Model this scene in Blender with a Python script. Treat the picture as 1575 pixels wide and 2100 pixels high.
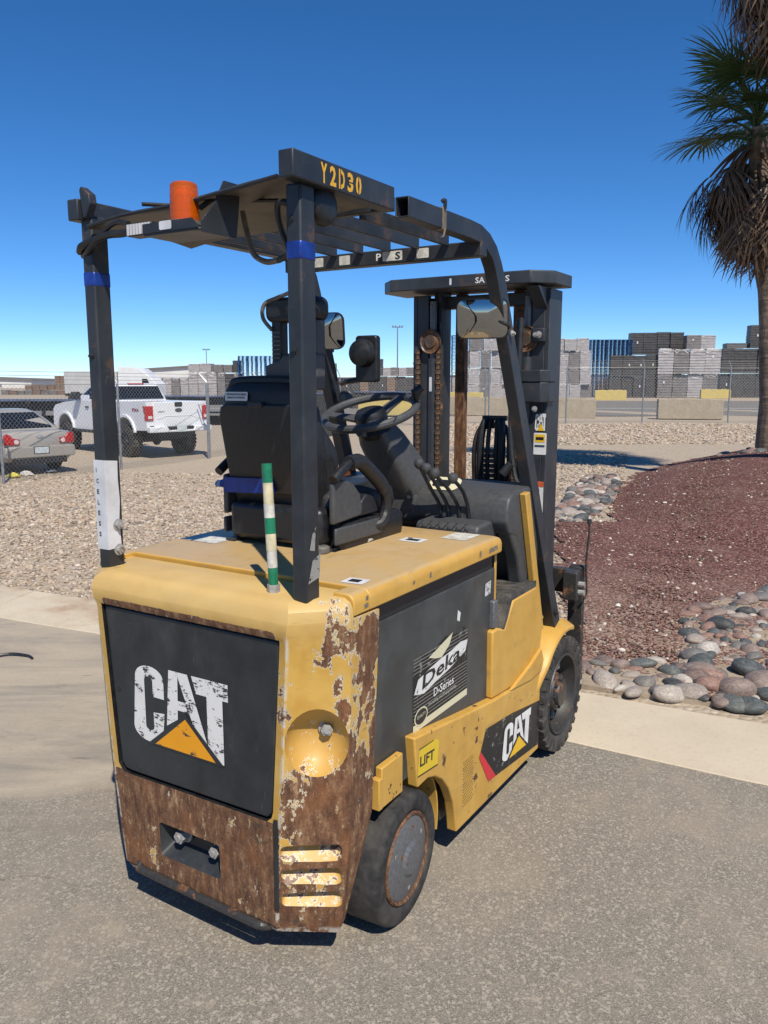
import bpy, bmesh, math, random
import numpy as np
from mathutils import Vector, Matrix
R = math.radians
for o in list(bpy.data.objects): bpy.data.objects.remove(o)
SC = bpy.context.scene
COL = SC.collection
random.seed(7)

# ------------------------------------------------------------------ camera
CAM_H = 1.67
cd = bpy.data.cameras.new('camera'); cam = bpy.data.objects.new('camera', cd); COL.objects.link(cam)
cam.location = (0, 0, CAM_H)
cam.rotation_euler = (R(90 - 9.185), 0, 0)
cd.sensor_fit = 'VERTICAL'; cd.sensor_height = 24.0; cd.lens = 24.0 * 1660 / 2100
cd.clip_start = 0.05; cd.clip_end = 3000
SC.camera = cam

# ------------------------------------------------------------------ world and sun
SUN_EL, SUN_AZ = 52.0, 162.0      # azimuth clockwise from +Y (the viewing direction)
w = bpy.data.worlds.new('World'); SC.world = w; w.use_nodes = True
wn = w.node_tree
sky = wn.nodes.new('ShaderNodeTexSky'); sky.sky_type = 'NISHITA'; sky.sun_disc = False
sky.sun_elevation = R(SUN_EL); sky.sun_rotation = R(SUN_AZ)
sky.altitude = 60; sky.air_density = 0.6; sky.dust_density = 0.0; sky.ozone_density = 7.0
hs = wn.nodes.new('ShaderNodeHueSaturation'); hs.inputs['Saturation'].default_value = 1.18
wn.links.new(sky.outputs[0], hs.inputs['Color']); wn.links.new(hs.outputs[0], wn.nodes['Background'].inputs[0])
wn.nodes['Background'].inputs[1].default_value = 0.125
sd = bpy.data.lights.new('sun', 'SUN'); so = bpy.data.objects.new('sun', sd); COL.objects.link(so)
sd.energy = 4.5; sd.angle = R(0.53); sd.color = (1.0, 0.93, 0.81)
_a, _e = R(SUN_AZ), R(SUN_EL)
_to = Vector((math.sin(_a) * math.cos(_e), math.cos(_a) * math.cos(_e), math.sin(_e)))
so.rotation_euler = _to.to_track_quat('Z', 'Y').to_euler(); so.location = _to * 60
SC.view_settings.view_transform = 'Standard'; SC.view_settings.look = 'None'
SC.view_settings.gamma = 1.0; SC.view_settings.use_curve_mapping = False
SC.view_settings.exposure = 0.2
SC.render.resolution_x = 768; SC.render.resolution_y = 1024

# ------------------------------------------------------------------ mesh builder
class MB:
    def __init__(s): s.v = []; s.f = []
    def add(s, vs, fs):
        o = len(s.v); s.v += [tuple(p) for p in vs]; s.f += [tuple(i + o for i in f) for f in fs]; return s
    def box(s, x0, x1, y0, y1, z0, z1, M=None):
        vs = [Vector(p) for p in ((x0,y0,z0),(x1,y0,z0),(x1,y1,z0),(x0,y1,z0),(x0,y0,z1),(x1,y0,z1),(x1,y1,z1),(x0,y1,z1))]
        if M is not None: vs = [M @ p for p in vs]
        return s.add(vs, [(0,3,2,1),(4,5,6,7),(0,1,5,4),(1,2,6,5),(2,3,7,6),(3,0,4,7)])
    def prism(s, poly, axis, a, b, M=None):
        """poly: 2-D points; axis x -> (y,z), y -> (x,z), z -> (x,y)."""
        def P(p, t): return Vector({'x': (t, p[0], p[1]), 'y': (p[0], t, p[1]), 'z': (p[0], p[1], t)}[axis])
        n = len(poly); vs = [P(p, a) for p in poly] + [P(p, b) for p in poly]
        if M is not None: vs = [M @ p for p in vs]
        return s.add(vs, [tuple(range(n))[::-1], tuple(range(n, 2*n))] + [(i, (i+1) % n, n + (i+1) % n, n + i) for i in range(n)])
    def loft(s, rings, cap=True, closed=True):
        n = len(rings[0]); vs = [p for r in rings for p in r]; fs = []
        for k in range(len(rings) - 1):
            for i in range(n if closed else n - 1):
                j = (i + 1) % n; fs.append((k*n+i, k*n+j, (k+1)*n+j, (k+1)*n+i))
        if cap: fs += [tuple(range(n))[::-1], tuple(range((len(rings)-1)*n, len(rings)*n))]
        return s.add(vs, fs)
    def tube(s, path, r, n=8, cap=True, r2=None):
        pts = [Vector(p) for p in path]; rings = []
        up = Vector((0, 0, 1))
        prev = None
        for i, p in enumerate(pts):
            t = (pts[min(i+1, len(pts)-1)] - pts[max(i-1, 0)]).normalized()
            if prev is None:
                u = t.cross(up if abs(t.z) < .95 else Vector((1, 0, 0))).normalized()
            else:
                u = (prev - t * prev.dot(t)).normalized()
            prev = u; vv = t.cross(u)
            rr = r[i] if isinstance(r, (list, tuple)) else r
            rings.append([p + (u * math.cos(2*math.pi*k/n) + vv * math.sin(2*math.pi*k/n)) * rr for k in range(n)])
        return s.loft(rings, cap)
    def cyl(s, a, b, r, n=16): return s.tube([a, b], r, n)
    def lathe(s, prof, n=32, M=None, closed=False):
        """prof: (radius, height) along local z."""
        rings = []
        for r, h in prof:
            ring = [Vector((r*math.cos(2*math.pi*k/n), r*math.sin(2*math.pi*k/n), h)) for k in range(n)]
            if M is not None: ring = [M @ p for p in ring]
            rings.append(ring)
        if closed: rings.append(rings[0]); return s.loft(rings, False)
        return s.loft(rings, True)
    def build(s, name, mat, parent=None, bevel=0, seg=2, smooth=False, sub=0, ang=35):
        me = bpy.data.meshes.new(name); me.from_pydata([tuple(p) for p in s.v], [], s.f)
        bm = bmesh.new(); bm.from_mesh(me); bmesh.ops.recalc_face_normals(bm, faces=bm.faces); bm.to_mesh(me); bm.free()
        return link(name, me, mat, parent, bevel, seg, smooth, sub, ang)
def link(name, me, mat, parent=None, bevel=0, seg=2, smooth=False, sub=0, ang=35):
    if mat is not None: me.materials.append(mat)
    o = bpy.data.objects.new(name, me); COL.objects.link(o)
    if parent is not None: o.parent = parent
    if bevel:
        b = o.modifiers.new('bevel', 'BEVEL'); b.width = bevel; b.segments = seg; b.limit_method = 'ANGLE'; b.angle_limit = R(30)
        b.harden_normals = False
    if sub:
        m = o.modifiers.new('sub', 'SUBSURF'); m.levels = sub; m.render_levels = sub
    if smooth or bevel or sub:
        me.shade_smooth()
        if not sub:
            try: me.set_sharp_from_angle(angle=R(ang))
            except Exception: pass
    return o
def tag(o, label=None, cat=None, group=None, kind=None):
    if label: o['label'] = label
    if cat: o['category'] = cat
    if group: o['group'] = group
    if kind: o['kind'] = kind
    return o
def empty(name, loc=(0, 0, 0), rz=0, label=None, cat=None, group=None):
    o = bpy.data.objects.new(name, None); COL.objects.link(o); o.location = loc; o.rotation_euler = (0, 0, rz)
    o.empty_display_size = .1
    return tag(o, label, cat, group)
def copy_tree(o, parent=None, label=None):
    c = o.copy(); COL.objects.link(c)
    if parent is not None: c.parent = parent
    if label: c['label'] = label
    for ch in list(o.children): copy_tree(ch, c)
    return c
def boolean(o, cutters, op='DIFFERENCE'):
    """cut real recesses and apply them"""
    for c in cutters:
        m = o.modifiers.new('cut', 'BOOLEAN'); m.operation = op; m.object = c; m.solver = 'EXACT'; m.material_mode = 'TRANSFER'
    dg = bpy.context.evaluated_depsgraph_get(); dg.update()
    me = bpy.data.meshes.new_from_object(o.evaluated_get(dg))
    o.modifiers.clear(); o.data = me
    for c in cutters: bpy.data.objects.remove(c)
    return o
def arc(cx, cy, r, a0, a1, n):
    return [(cx + r*math.cos(R(a0 + (a1-a0)*i/n)), cy + r*math.sin(R(a0 + (a1-a0)*i/n))) for i in range(n+1)]
def rrect(x0, x1, y0, y1, r, n=4):
    return arc(x1-r, y1-r, r, 0, 90, n) + arc(x0+r, y1-r, r, 90, 180, n) + arc(x0+r, y0+r, r, 180, 270, n) + arc(x1-r, y0+r, r, 270, 360, n)
def bez(pts, n=8):
    """Catmull-Rom through the points"""
    P = [Vector(p) for p in pts]; out = []
    for i in range(len(P)-1):
        p0, p1, p2, p3 = P[max(i-1, 0)], P[i], P[i+1], P[min(i+2, len(P)-1)]
        for k in range(n):
            t = k/n
            out.append(.5*((2*p1) + (p2-p0)*t + (2*p0-5*p1+4*p2-p3)*t*t + (3*p1-p0-3*p2+p3)*t*t*t))
    out.append(P[-1]); return out
def frame(o, xdir, ydir):
    x = Vector(xdir).normalized(); y = Vector(ydir).normalized(); z = x.cross(y).normalized()
    return Matrix(((x.x, y.x, z.x, o[0]), (x.y, y.y, z.y, o[1]), (x.z, y.z, z.z, o[2]), (0, 0, 0, 1)))
def text_mesh(txt, M, width, height, thick=.0008, bold=0.0, spacing=1.0):
    """real letters from the built-in font, scaled into width x height, lying in M's xy plane"""
    cu = bpy.data.curves.new('t', 'FONT'); cu.body = txt; cu.size = 1; cu.offset = bold; cu.space_character = spacing
    cu.resolution_u = 2
    to = bpy.data.objects.new('t', cu); COL.objects.link(to)
    dg = bpy.context.evaluated_depsgraph_get(); dg.update()
    me = bpy.data.meshes.new_from_object(to.evaluated_get(dg))
    bpy.data.objects.remove(to); bpy.data.curves.remove(cu)
    xs = [v.co.x for v in me.vertices]; ys = [v.co.y for v in me.vertices]
    sx = width/(max(xs)-min(xs)); sy = height/(max(ys)-min(ys)); x0 = min(xs); y0 = min(ys)
    for v in me.vertices: v.co = M @ Vector(((v.co.x-x0)*sx, (v.co.y-y0)*sy, thick))
    return me
def flat(polys, M, z=.0008):
    """flat print: polygons in M's xy plane"""
    m = MB()
    for p in polys:
        m.add([M @ Vector((q[0], q[1], z)) for q in p], [tuple(range(len(p)))])
    return m

# ------------------------------------------------------------------ shader builder
class Sh:
    def __init__(s, name, rough=.6, metal=0.0, spec=.5):
        s.m = bpy.data.materials.new(name); s.m.use_nodes = True; s.t = s.m.node_tree; s.b = s.t.nodes['Principled BSDF']
        s.b.inputs['Roughness'].default_value = rough; s.b.inputs['Metallic'].default_value = metal
        s.b.inputs['Specular IOR Level'].default_value = spec
        s._c = None
    def n(s, ty, **kw):
        nd = s.t.nodes.new('ShaderNode' + ty)
        for k, v in kw.items(): setattr(nd, k, v)
        return nd
    def put(s, sock, v):
        if v is None: return
        if hasattr(v, 'is_linked'): s.t.links.new(v, sock)
        elif isinstance(v, (tuple, list)): sock.default_value = (*v, 1.0) if len(v) == 3 and len(sock.default_value) == 4 else v
        else: sock.default_value = v
    def co(s, which='Object'):
        if s._c is None: s._c = s.n('TexCoord')
        return s._c.outputs[which]
    def xyz(s, vec=None):
        q = s.n('SeparateXYZ'); s.put(q.inputs[0], vec or s.co()); return q.outputs
    def map(s, scale=(1,1,1), rot=(0,0,0), loc=(0,0,0), vec=None):
        q = s.n('Mapping'); s.put(q.inputs['Vector'], vec or s.co()); q.inputs['Scale'].default_value = scale
        q.inputs['Rotation'].default_value = rot; q.inputs['Location'].default_value = loc; return q.outputs[0]
    def noise(s, scale, detail=5, rough=.55, vec=None, dist=0, col=False):
        q = s.n('TexNoise'); s.put(q.inputs['Vector'], vec or s.co()); q.inputs['Scale'].default_value = scale
        q.inputs['Detail'].default_value = detail; q.inputs['Roughness'].default_value = rough; q.inputs['Distortion'].default_value = dist
        return q.outputs['Color' if col else 'Fac']
    def vor(s, scale, feat='F1', vec=None, out='Distance', rand=1.0):
        q = s.n('TexVoronoi', feature=feat); s.put(q.inputs['Vector'], vec or s.co()); q.inputs['Scale'].default_value = scale
        q.inputs['Randomness'].default_value = rand
        return q.outputs[out]
    def M(s, op, a, b=None, c=None, clamp=False):
        q = s.n('Math', operation=op, use_clamp=clamp)
        for i, v in enumerate((a, b, c)): s.put(q.inputs[i], v)
        return q.outputs[0]
    def add(s, a, b): return s.M('ADD', a, b)
    def sub(s, a, b): return s.M('SUBTRACT', a, b)
    def mul(s, a, b): return s.M('MULTIPLY', a, b)
    def mx(s, a, b): return s.M('MAXIMUM', a, b)
    def mn(s, a, b): return s.M('MINIMUM', a, b)
    def step(s, v, lo, hi):
        """smooth 0..1 as v goes lo..hi (lo may exceed hi)"""
        q = s.n('MapRange', interpolation_type='SMOOTHSTEP')
        s.put(q.inputs['Value'], v)
        if lo <= hi: s.put(q.inputs['From Min'], lo); s.put(q.inputs['From Max'], hi)
        else:
            s.put(q.inputs['From Min'], hi); s.put(q.inputs['From Max'], lo)
            q.inputs['To Min'].default_value = 1; q.inputs['To Max'].default_value = 0
        return q.outputs[0]
    def box2(s, v, a, b, soft):
        return s.mul(s.step(v, a-soft, a+soft), s.step(v, b+soft, b-soft))
    def mix(s, f, a, b, blend='MIX'):
        q = s.n('Mix', data_type='RGBA', blend_type=blend)
        s.put(q.inputs[0], f); s.put(q.inputs[6], a); s.put(q.inputs[7], b); return q.outputs[2]
    def ramp(s, f, stops, interp='LINEAR'):
        q = s.n('ValToRGB'); e = q.color_ramp.elements; q.color_ramp.interpolation = interp
        while len(e) < len(stops): e.new(.5)
        for el, (p, c) in zip(e, stops): el.position = p; el.color = (*c, 1)
        s.put(q.inputs[0], f); return q.outputs[0]
    def bump(s, h, strength=.3, dist=.01):
        q = s.n('Bump'); q.inputs['Strength'].default_value = strength; q.inputs['Distance'].default_value = dist
        s.put(q.inputs['Height'], h)
        if s.b.inputs['Normal'].is_linked: s.put(q.inputs['Normal'], s.b.inputs['Normal'].links[0].from_socket)
        s.put(s.b.inputs['Normal'], q.outputs[0]); return s
    def col(s, v): s.put(s.b.inputs['Base Color'], v); return s
    def rough(s, v): s.put(s.b.inputs['Roughness'], v); return s
    def metal(s, v): s.put(s.b.inputs['Metallic'], v); return s
    def alpha(s, v): s.put(s.b.inputs['Alpha'], v); return s
# ------------------------------------------------------------------ materials
def simple(name, c, rough=.5, metal=0.0, var=.25, scale=30, bump=0, spec=.5):
    s = Sh(name, rough, metal, spec)
    n = s.noise(scale, 6, .6)
    d = tuple(x*(1-var) for x in c); l = tuple(min(1, x*(1+var)) for x in c)
    s.col(s.mix(s.step(n, .3, .7), d, l)); s.rough(s.add(s.mul(n, .3), rough-.15))
    if bump: s.bump(n, .4, bump)
    return s.m
YEL = (.60, .35, .070); YELD = (.52, .285, .050); DUST = (.50, .36, .19)
def rust_col(s, sc=1.0):
    v = s.map((1, 1, .35))
    a = s.noise(38*sc, 9, .68, v); b = s.noise(120*sc, 5, .6)
    c = s.ramp(s.add(s.mul(a, .75), s.mul(b, .25)), [(.30, (.030, .017, .012)), (.42, (.095, .042, .020)), (.53, (.18, .085, .040)), (.62, (.30, .175, .09)), (.74, (.48, .34, .20))])
    return c
def m_counterweight():
    s = Sh('worn_counterweight_paint', .5)
    x, y, z = s.xyz()
    ax = s.M('ABSOLUTE', x)
    big = s.noise(8.5, 9, .66, s.map((1, 1, .62))); fine = s.noise(45, 6, .6)
    msk = s.add(s.add(s.mul(big, .66), s.mul(fine, .18)), s.mul(s.noise(28, 8, .72, s.map((1.4, 1.4, .4), loc=(2, 5, 1))), .16))
    rear = s.step(ax, .345, .325)
    cham = s.sub(1.0, rear)
    low_rear = s.mul(rear, s.step(z, .462, .450))
    low_ch = s.mul(cham, s.step(z, .72, .42))
    edge = s.mul(s.mul(s.step(ax, .43, .485), s.step(z, 1.08, .98)), .125)
    lip = s.mul(s.mul(s.box2(z, .985, 1.012, .006), rear), .36)
    bias = s.add(s.add(s.mul(low_rear, .205), s.mul(low_ch, .130)), s.add(edge, lip))
    bias = s.add(bias, s.mul(s.mul(cham, s.step(z, 1.09, .9)), .015))
    bias = s.sub(bias, s.mul(s.step(z, 1.0, 1.07), .03))
    m = s.add(msk, bias)
    rust = s.step(m, .600, .607); prim = s.step(m, .588, .594)
    # scratches along the corner
    scr = s.step(s.noise(60, 5, .7, s.map((.35, .35, 3.2))), .60, .68)
    pn = s.noise(9, 6, .6)
    paint = s.mix(s.step(pn, .35, .7), (.62, .375, .085), YELD)
    paint = s.mix(s.add(s.mul(s.step(z, .95, 1.09), .55), s.mul(s.step(s.noise(4, 6, .6), .4, .7), .2)), paint, (.58, .43, .20))
    paint = s.mix(s.mul(scr, s.mul(cham, .45)), paint, (.30, .23, .12))
    grey = s.step(s.noise(16, 7, .7, s.map((.5, .5, 2.6), loc=(3, 1, 2))), .63, .67)
    paint = s.mix(s.mul(grey, s.mul(cham, .6)), paint, (.13, .125, .09))
    c = s.mix(s.mul(prim, .85), paint, (.72, .66, .52))
    c = s.mix(rust, c, rust_col(s))
    chip = s.step(s.noise(55, 9, .8, s.map((1, 1, .35))), .575, .63)
    c = s.mix(s.mul(s.mul(chip, rust), .8), c, (.55, .41, .23))
    ox = s.step(s.noise(11, 6, .65, s.map((1, 1, .5), loc=(7, 1, 3))), .50, .66)
    c = s.mix(s.mul(s.mul(ox, rust), .55), c, (.21, .075, .022))
    dk = s.step(s.noise(17, 7, .7, s.map((.6, .6, 1.6), loc=(1, 9, 3))), .58, .66)
    c = s.mix(s.mul(s.mul(dk, rust), .55), c, (.055, .045, .038))
    # bare corner edges where the paint has been knocked off
    kx = s.sub(ax, s.add(s.mul(z, .073), .3015))
    pt = s.mx(s.mul(s.box2(kx, -.004, .005, .003), s.step(z, 1.02, .98)), s.step(z, .128, .112))
    wn_ = s.step(s.noise(26, 7, .7), .44, .54)
    c = s.mix(s.mul(s.mul(pt, wn_), .8), c, (.58, .53, .44))
    s.col(c)
    s.rough(s.add(s.mul(rust, .35), .45))
    s.bump(s.add(s.mul(s.sub(1.0, prim), .6), s.mul(s.noise(160, 4, .6), s.mul(rust, .5))), .55, .003)
    return s.m
def m_yellow(name='yellow_paint', dusty=0.0, wear=.0, rusty=True):
    s = Sh(name, .42)
    x, y, z = s.xyz()
    n = s.noise(6, 6, .6); f = s.noise(40, 8, .65)
    c = s.mix(s.step(n, .35, .7), YEL, YELD)
    if dusty:
        g = s.n('NewGeometry'); nz = s.xyz(g.outputs['Normal'])[2]
        c = s.mix(s.mul(s.step(nz, .6, .95), s.add(s.mul(s.step(n, .3, .65), .4), dusty)), c, DUST)
        bl = s.step(s.noise(3.2, 9, .72, s.map(loc=(6, 2, 0))), .47, .66)
        c = s.mix(s.mul(s.mul(bl, s.step(nz, .6, .95)), .55), c, (.44, .265, .085))
        gm = s.step(s.noise(7, 9, .75, s.map((1, .6, 1), loc=(2, 9, 0))), .57, .68)
        c = s.mix(s.mul(s.mul(gm, s.step(nz, .6, .95)), .45), c, (.24, .17, .10))
    sm = s.step(s.noise(11, 8, .7, s.map((1, .5, 1.4), loc=(5, 2, 1))), .52, .72)
    c = s.mix(s.mul(sm, .5), c, (.28, .20, .085))
    st = s.step(s.noise(6, 9, .75, s.map((7, 7, .7), loc=(3, 3, 3))), .52, .70)
    c = s.mix(s.mul(st, .35), c, (.60, .43, .18))
    sl = s.step(s.noise(14, 8, .75, s.map((1, .5, 9), rot=(.25, 0, 0), loc=(1, 8, 3))), .655, .69)
    c = s.mix(s.mul(sl, .55), c, (.17, .14, .09))
    m = s.add(s.mul(s.noise(15, 9, .65), .8), s.mul(f, .2 + wear))
    rust = s.step(m, .66, .67); rim = s.step(m, .645, .652)
    if rusty:
        c = s.mix(s.mul(rim, .5), c, (.45, .30, .13)); c = s.mix(rust, c, (.10, .045, .02))
    s.col(c); s.rough(s.add(s.mul(n, .25), .35)); s.bump(f, .08, .002); s.bump(s.noise(4, 2, .4, s.map(loc=(2, 1, 7))), .25, .02)
    return s.m
def m_charcoal(name, base=(.030, .034, .039), scr=.5, rusty=.0, dust=.25):
    s = Sh(name, .45)
    hl = s.step(s.noise(9, 8, .72, s.map((.9, .9, 14), rot=(.05, .08, 0), loc=(4, 4, 4))), .655, .70)
    vl = s.step(s.noise(7, 8, .72, s.map((12, 12, .8), loc=(6, 1, 4))), .67, .72)
    n = s.noise(8, 7, .6); f = s.noise(60, 6, .65)
    c = s.mix(s.step(n, .3, .7), tuple(b*.75 for b in base), tuple(b*1.35 for b in base))
    sc1 = s.step(s.noise(30, 6, .7, s.map((4, .6, .5), rot=(.3, 0, .2))), .67, .72)
    sc2 = s.step(s.noise(22, 6, .7, s.map((.6, .5, 5), rot=(0, .35, 0), loc=(2, 2, 2))), .68, .74)
    c = s.mix(s.mul(s.mx(sc1, sc2), scr), c, (.22, .22, .20))
    c = s.mix(s.mul(s.mx(hl, vl), scr), c, (.13, .13, .125))
    fd = s.step(s.noise(2.2, 7, .7, s.map((1, 1, .6), loc=(8, 3, 1))), .42, .72)
    c = s.mix(s.mul(fd, .35), c, tuple(b*2.3+.008 for b in base))
    c = s.mix(s.mul(s.step(s.noise(5, 8, .7, s.map((1, 1, .5), loc=(1, 4, 2))), .5, .8), dust), c, (.17, .145, .115))
    if rusty: c = s.mix(s.mul(s.step(s.add(n, s.mul(f, .3)), .74, .80), rusty), c, (.12, .06, .03))
    s.col(c); s.rough(s.add(s.mul(n, .3), .32)); s.bump(f, .08, .002)
    return s.m
def m_worn_decal(name, c, under=(.03, .033, .037), amount=.5, scale=16):
    s = Sh(name, .5)
    n = s.noise(scale, 9, .7); t = s.noise(scale*2.5, 7, .7, s.map((.5, .5, 2.5), loc=(2, 3, 1)))
    m = s.step(s.add(s.mul(n, .6), s.mul(t, .4)), .66-amount*.16, .68-amount*.16)
    g = s.step(s.noise(5, 5, .6), .4, .8)
    s.col(s.mix(m, s.mix(s.mul(g, .25), c, tuple(k*.6 for k in c)), under)); return s.m
def m_rubber():
    s = Sh('rubber', .75, spec=.3)
    n = s.noise(20, 7, .65); d = s.noise(5, 4, .6)
    c = s.mix(s.step(n, .3, .75), (.016, .016, .017), (.045, .043, .041))
    c = s.mix(s.mul(s.step(d, .35, .7), .45), c, (.14, .125, .105))
    s.col(c); s.bump(n, .35, .003); return s.m
def m_metal_rust(name, a=(.20, .20, .20), amt=.5):
    s = Sh(name, .55, .2)
    n = s.noise(25, 8, .65)
    k = s.step(n, .62-amt*.3, .70-amt*.3)
    s.col(s.mix(k, s.mix(s.step(s.noise(90, 4, .6), .3, .7), tuple(v*.7 for v in a), a), rust_col(s, 1.5)))
    s.rough(s.add(s.mul(k, .3), .45)); s.bump(n, .3, .002); return s.m
MT = {}
MT['cw'] = m_counterweight()
MT['yellow'] = m_yellow('yellow_paint')
MT['hood'] = m_yellow('dusty_hood_paint', dusty=.55, rusty=True)
MT['chassis'] = m_yellow('scuffed_chassis_paint', wear=.10)
MT['panel'] = m_charcoal('scratched_panel_paint', (.019, .022, .024), .6)
MT['battery'] = m_charcoal('battery_case_paint', (.042, .046, .046), .55, 0, .3)
MT['guard'] = m_charcoal('guard_paint', (.022, .025, .029), .35, .5, .12)
MT['mast'] = m_charcoal('mast_paint', (.026, .029, .033), .4, .3, .1)
MT['plastic'] = simple('grey_moulded_plastic', (.062, .063, .064), .5, 0, .14, 60, .0008)
MT['black'] = simple('black_plastic', (.014, .0145, .016), .45, 0, .3, 50)
MT['cloth'] = simple('black_seat_vinyl', (.017, .017, .018), .5, 0, .3, 90, .001)
MT['rubber'] = m_rubber()
MT['hub'] = m_metal_rust('hub_grey_paint', (.15, .155, .16), .1)
MT['rimrust'] = m_metal_rust('rusty_rim', (.10, .08, .07), .85)
MT['rimdark'] = m_metal_rust('dark_rim', (.055, .052, .05), .15)
MT['bolt'] = m_metal_rust('zinc_bolt', (.42, .41, .39), .12)
MT['chain'] = m_metal_rust('greasy_chain', (.10, .075, .055), .55)
MT['steel'] = m_metal_rust('dark_steel', (.05, .048, .046), .25)
MT['rustrail'] = m_metal_rust('rusty_rail', (.10, .05, .03), 1.2)
MT['white'] = simple('white_print', (.72, .71, .68), .5, 0, .1, 20)
MT['paper'] = simple('white_paper_label', (.62, .62, .63), .6, 0, .12, 12)
MT['print'] = simple('black_print', (.02, .02, .022), .5)
MT['catwhite'] = m_worn_decal('worn_white_decal', (.74, .72, .68), (.035, .038, .042), .72, 34)
MT['catorange'] = m_worn_decal('worn_orange_decal', (.80, .33, .01), (.05, .045, .04), .55, 34)
MT['catyellow'] = m_worn_decal('yellow_decal', (.80, .48, .02), (.05, .045, .04), .05)
MT['decalblack'] = m_worn_decal('black_decal', (.012, .012, .013), (.20, .20, .19), .55, 26)
MT['decalred'] = m_worn_decal('red_decal', (.62, .03, .04), (.5, .4, .35), .1)
MT['decalcream'] = m_worn_decal('cream_decal', (.66, .62, .42), (.05, .055, .055), .12, 14)
MT['decalline'] = m_worn_decal('decal_pin_stripe', (.50, .49, .42), (.02, .02, .02), .3, 30)
MT['decalwhite2'] = m_worn_decal('torn_white_decal', (.72, .71, .68), (.03, .032, .033), .5, 30)
MT['liftyellow'] = m_worn_decal('yellow_sticker', (.72, .50, .03), (.55, .33, .06), .35, 20)
MT['stencil'] = m_worn_decal('yellow_stencil_paint', (.70, .38, .03), (.04, .04, .04), .12, 40)
MT['bluetape'] = simple('blue_tape', (.008, .035, .24), .35, 0, .4, 14, .001)
MT['greentape'] = simple('green_tape', (.01, .17, .085), .45, 0, .25, 30)
MT['creamtape'] = simple('cream_tape', (.62, .55, .36), .5, 0, .2, 30)
MT['whitetape'] = simple('dirty_white_tape', (.58, .56, .50), .5, 0, .25, 30)
MT['orangebuckle'] = simple('orange_buckle', (.45, .10, .02), .4)
MT['hose'] = simple('black_hose', (.018, .018, .018), .45)
MT['hosegrey'] = simple('dusty_grey_hose', (.13, .12, .105), .6)
MT['corrug'] = simple('dusty_brown_cable', (.15, .12, .09), .7)
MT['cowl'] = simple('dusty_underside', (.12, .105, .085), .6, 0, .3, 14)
def m_recess(nm='recess_yellow_paint', t=.0):
    s = Sh(nm, .5); n = s.noise(6, 5, .6); m = s.add(s.mul(s.noise(22, 9, .7), .75), s.mul(s.noise(70, 5, .6), .25))
    c = s.mix(s.step(n, .35, .7), (.56, .34, .09), (.50, .28, .055)); c = s.mix(s.mul(s.step(m, .575-t, .585-t), .8), c, (.70, .64, .50)); c = s.mix(s.step(m, .60-t, .607-t), c, rust_col(s))
    s.col(c); return s.m
MT['recess'] = m_recess(); MT['louver'] = m_recess('worn_louver_paint', .075)
s = Sh('mirror_glass', .04, 1.0); s.col((.36, .36, .35)); MT['mirror'] = s.m
s = Sh('amber_lens', .12); s.col((.88, .17, .008)); s.b.inputs['Transmission Weight'].default_value = .6; MT['amber'] = s.m
s = Sh('amber_core', .3); s.col((.75, .22, .03)); MT['ambercore'] = s.m
s = Sh('tread_plate', .7); v = s.vor(110, 'F1'); s.col(s.mix(s.step(s.noise(20, 5), .3, .7), (.03, .03, .028), (.11, .10, .085))); s.bump(v, .5, .003); MT['tread'] = s.m
# ------------------------------------------------------------------ terrain
def sm(v, a, b):
    t = np.clip((v-a)/(b-a), 0, 1); return t*t*(3-2*t)
def mound_h(x, y):
    x = np.asarray(x, float); y = np.asarray(y, float)
    q = 1 - ((x-7.2-.36*np.clip(y-9, 0, 9))/4.7)**2 - ((y-12.2)/7.0)**2
    return .66*np.clip(q, 0, 1)**.85
def gz(x, y):
    x = np.asarray(x, float); y = np.asarray(y, float)
    return -.46*sm(-x, -1.5, 4.5)*sm(y, 7.5, 16) + .02*np.sin(x*.7+y*.4)*sm(y, 6.5, 9)*sm(60-y, 0, 20)
EDGE_F = [(-40, 22.6), (-12, 10.5), (-3.16, 6.48), (-2.24, 6.05), (1.06, 4.17), (1.88, 3.75), (8, .85), (30, -9.5)]
EDGE_N = [(-40, 21.9), (-12, 9.75), (-2.74, 5.58), (-1.92, 5.2), (.92, 3.54), (1.59, 3.14), (8, .12), (30, -10.2)]
def edge_y(E_, x): return np.interp(x, [p[0] for p in E_], [p[1] for p in E_])
def sheet(name, xs, ys, zf, mat, keep=None, off=0.0):
    X, Y = np.meshgrid(xs, ys); Z = zf(X, Y) + off
    nx, ny = len(xs), len(ys)
    V = np.stack([X, Y, Z], -1).reshape(-1, 3)
    i = np.arange(nx-1)[None, :] + nx*np.arange(ny-1)[:, None]
    F = np.stack([i, i+1, i+nx+1, i+nx], -1).reshape(-1, 4)
    if keep is not None:
        c = V[F].mean(1); F = F[keep(c[:, 0], c[:, 1])]
    me = bpy.data.meshes.new(name); me.from_pydata(V.tolist(), [], F.tolist())
    o = link(name, me, mat, smooth=True, ang=180); o['kind'] = 'structure'; return o
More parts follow.
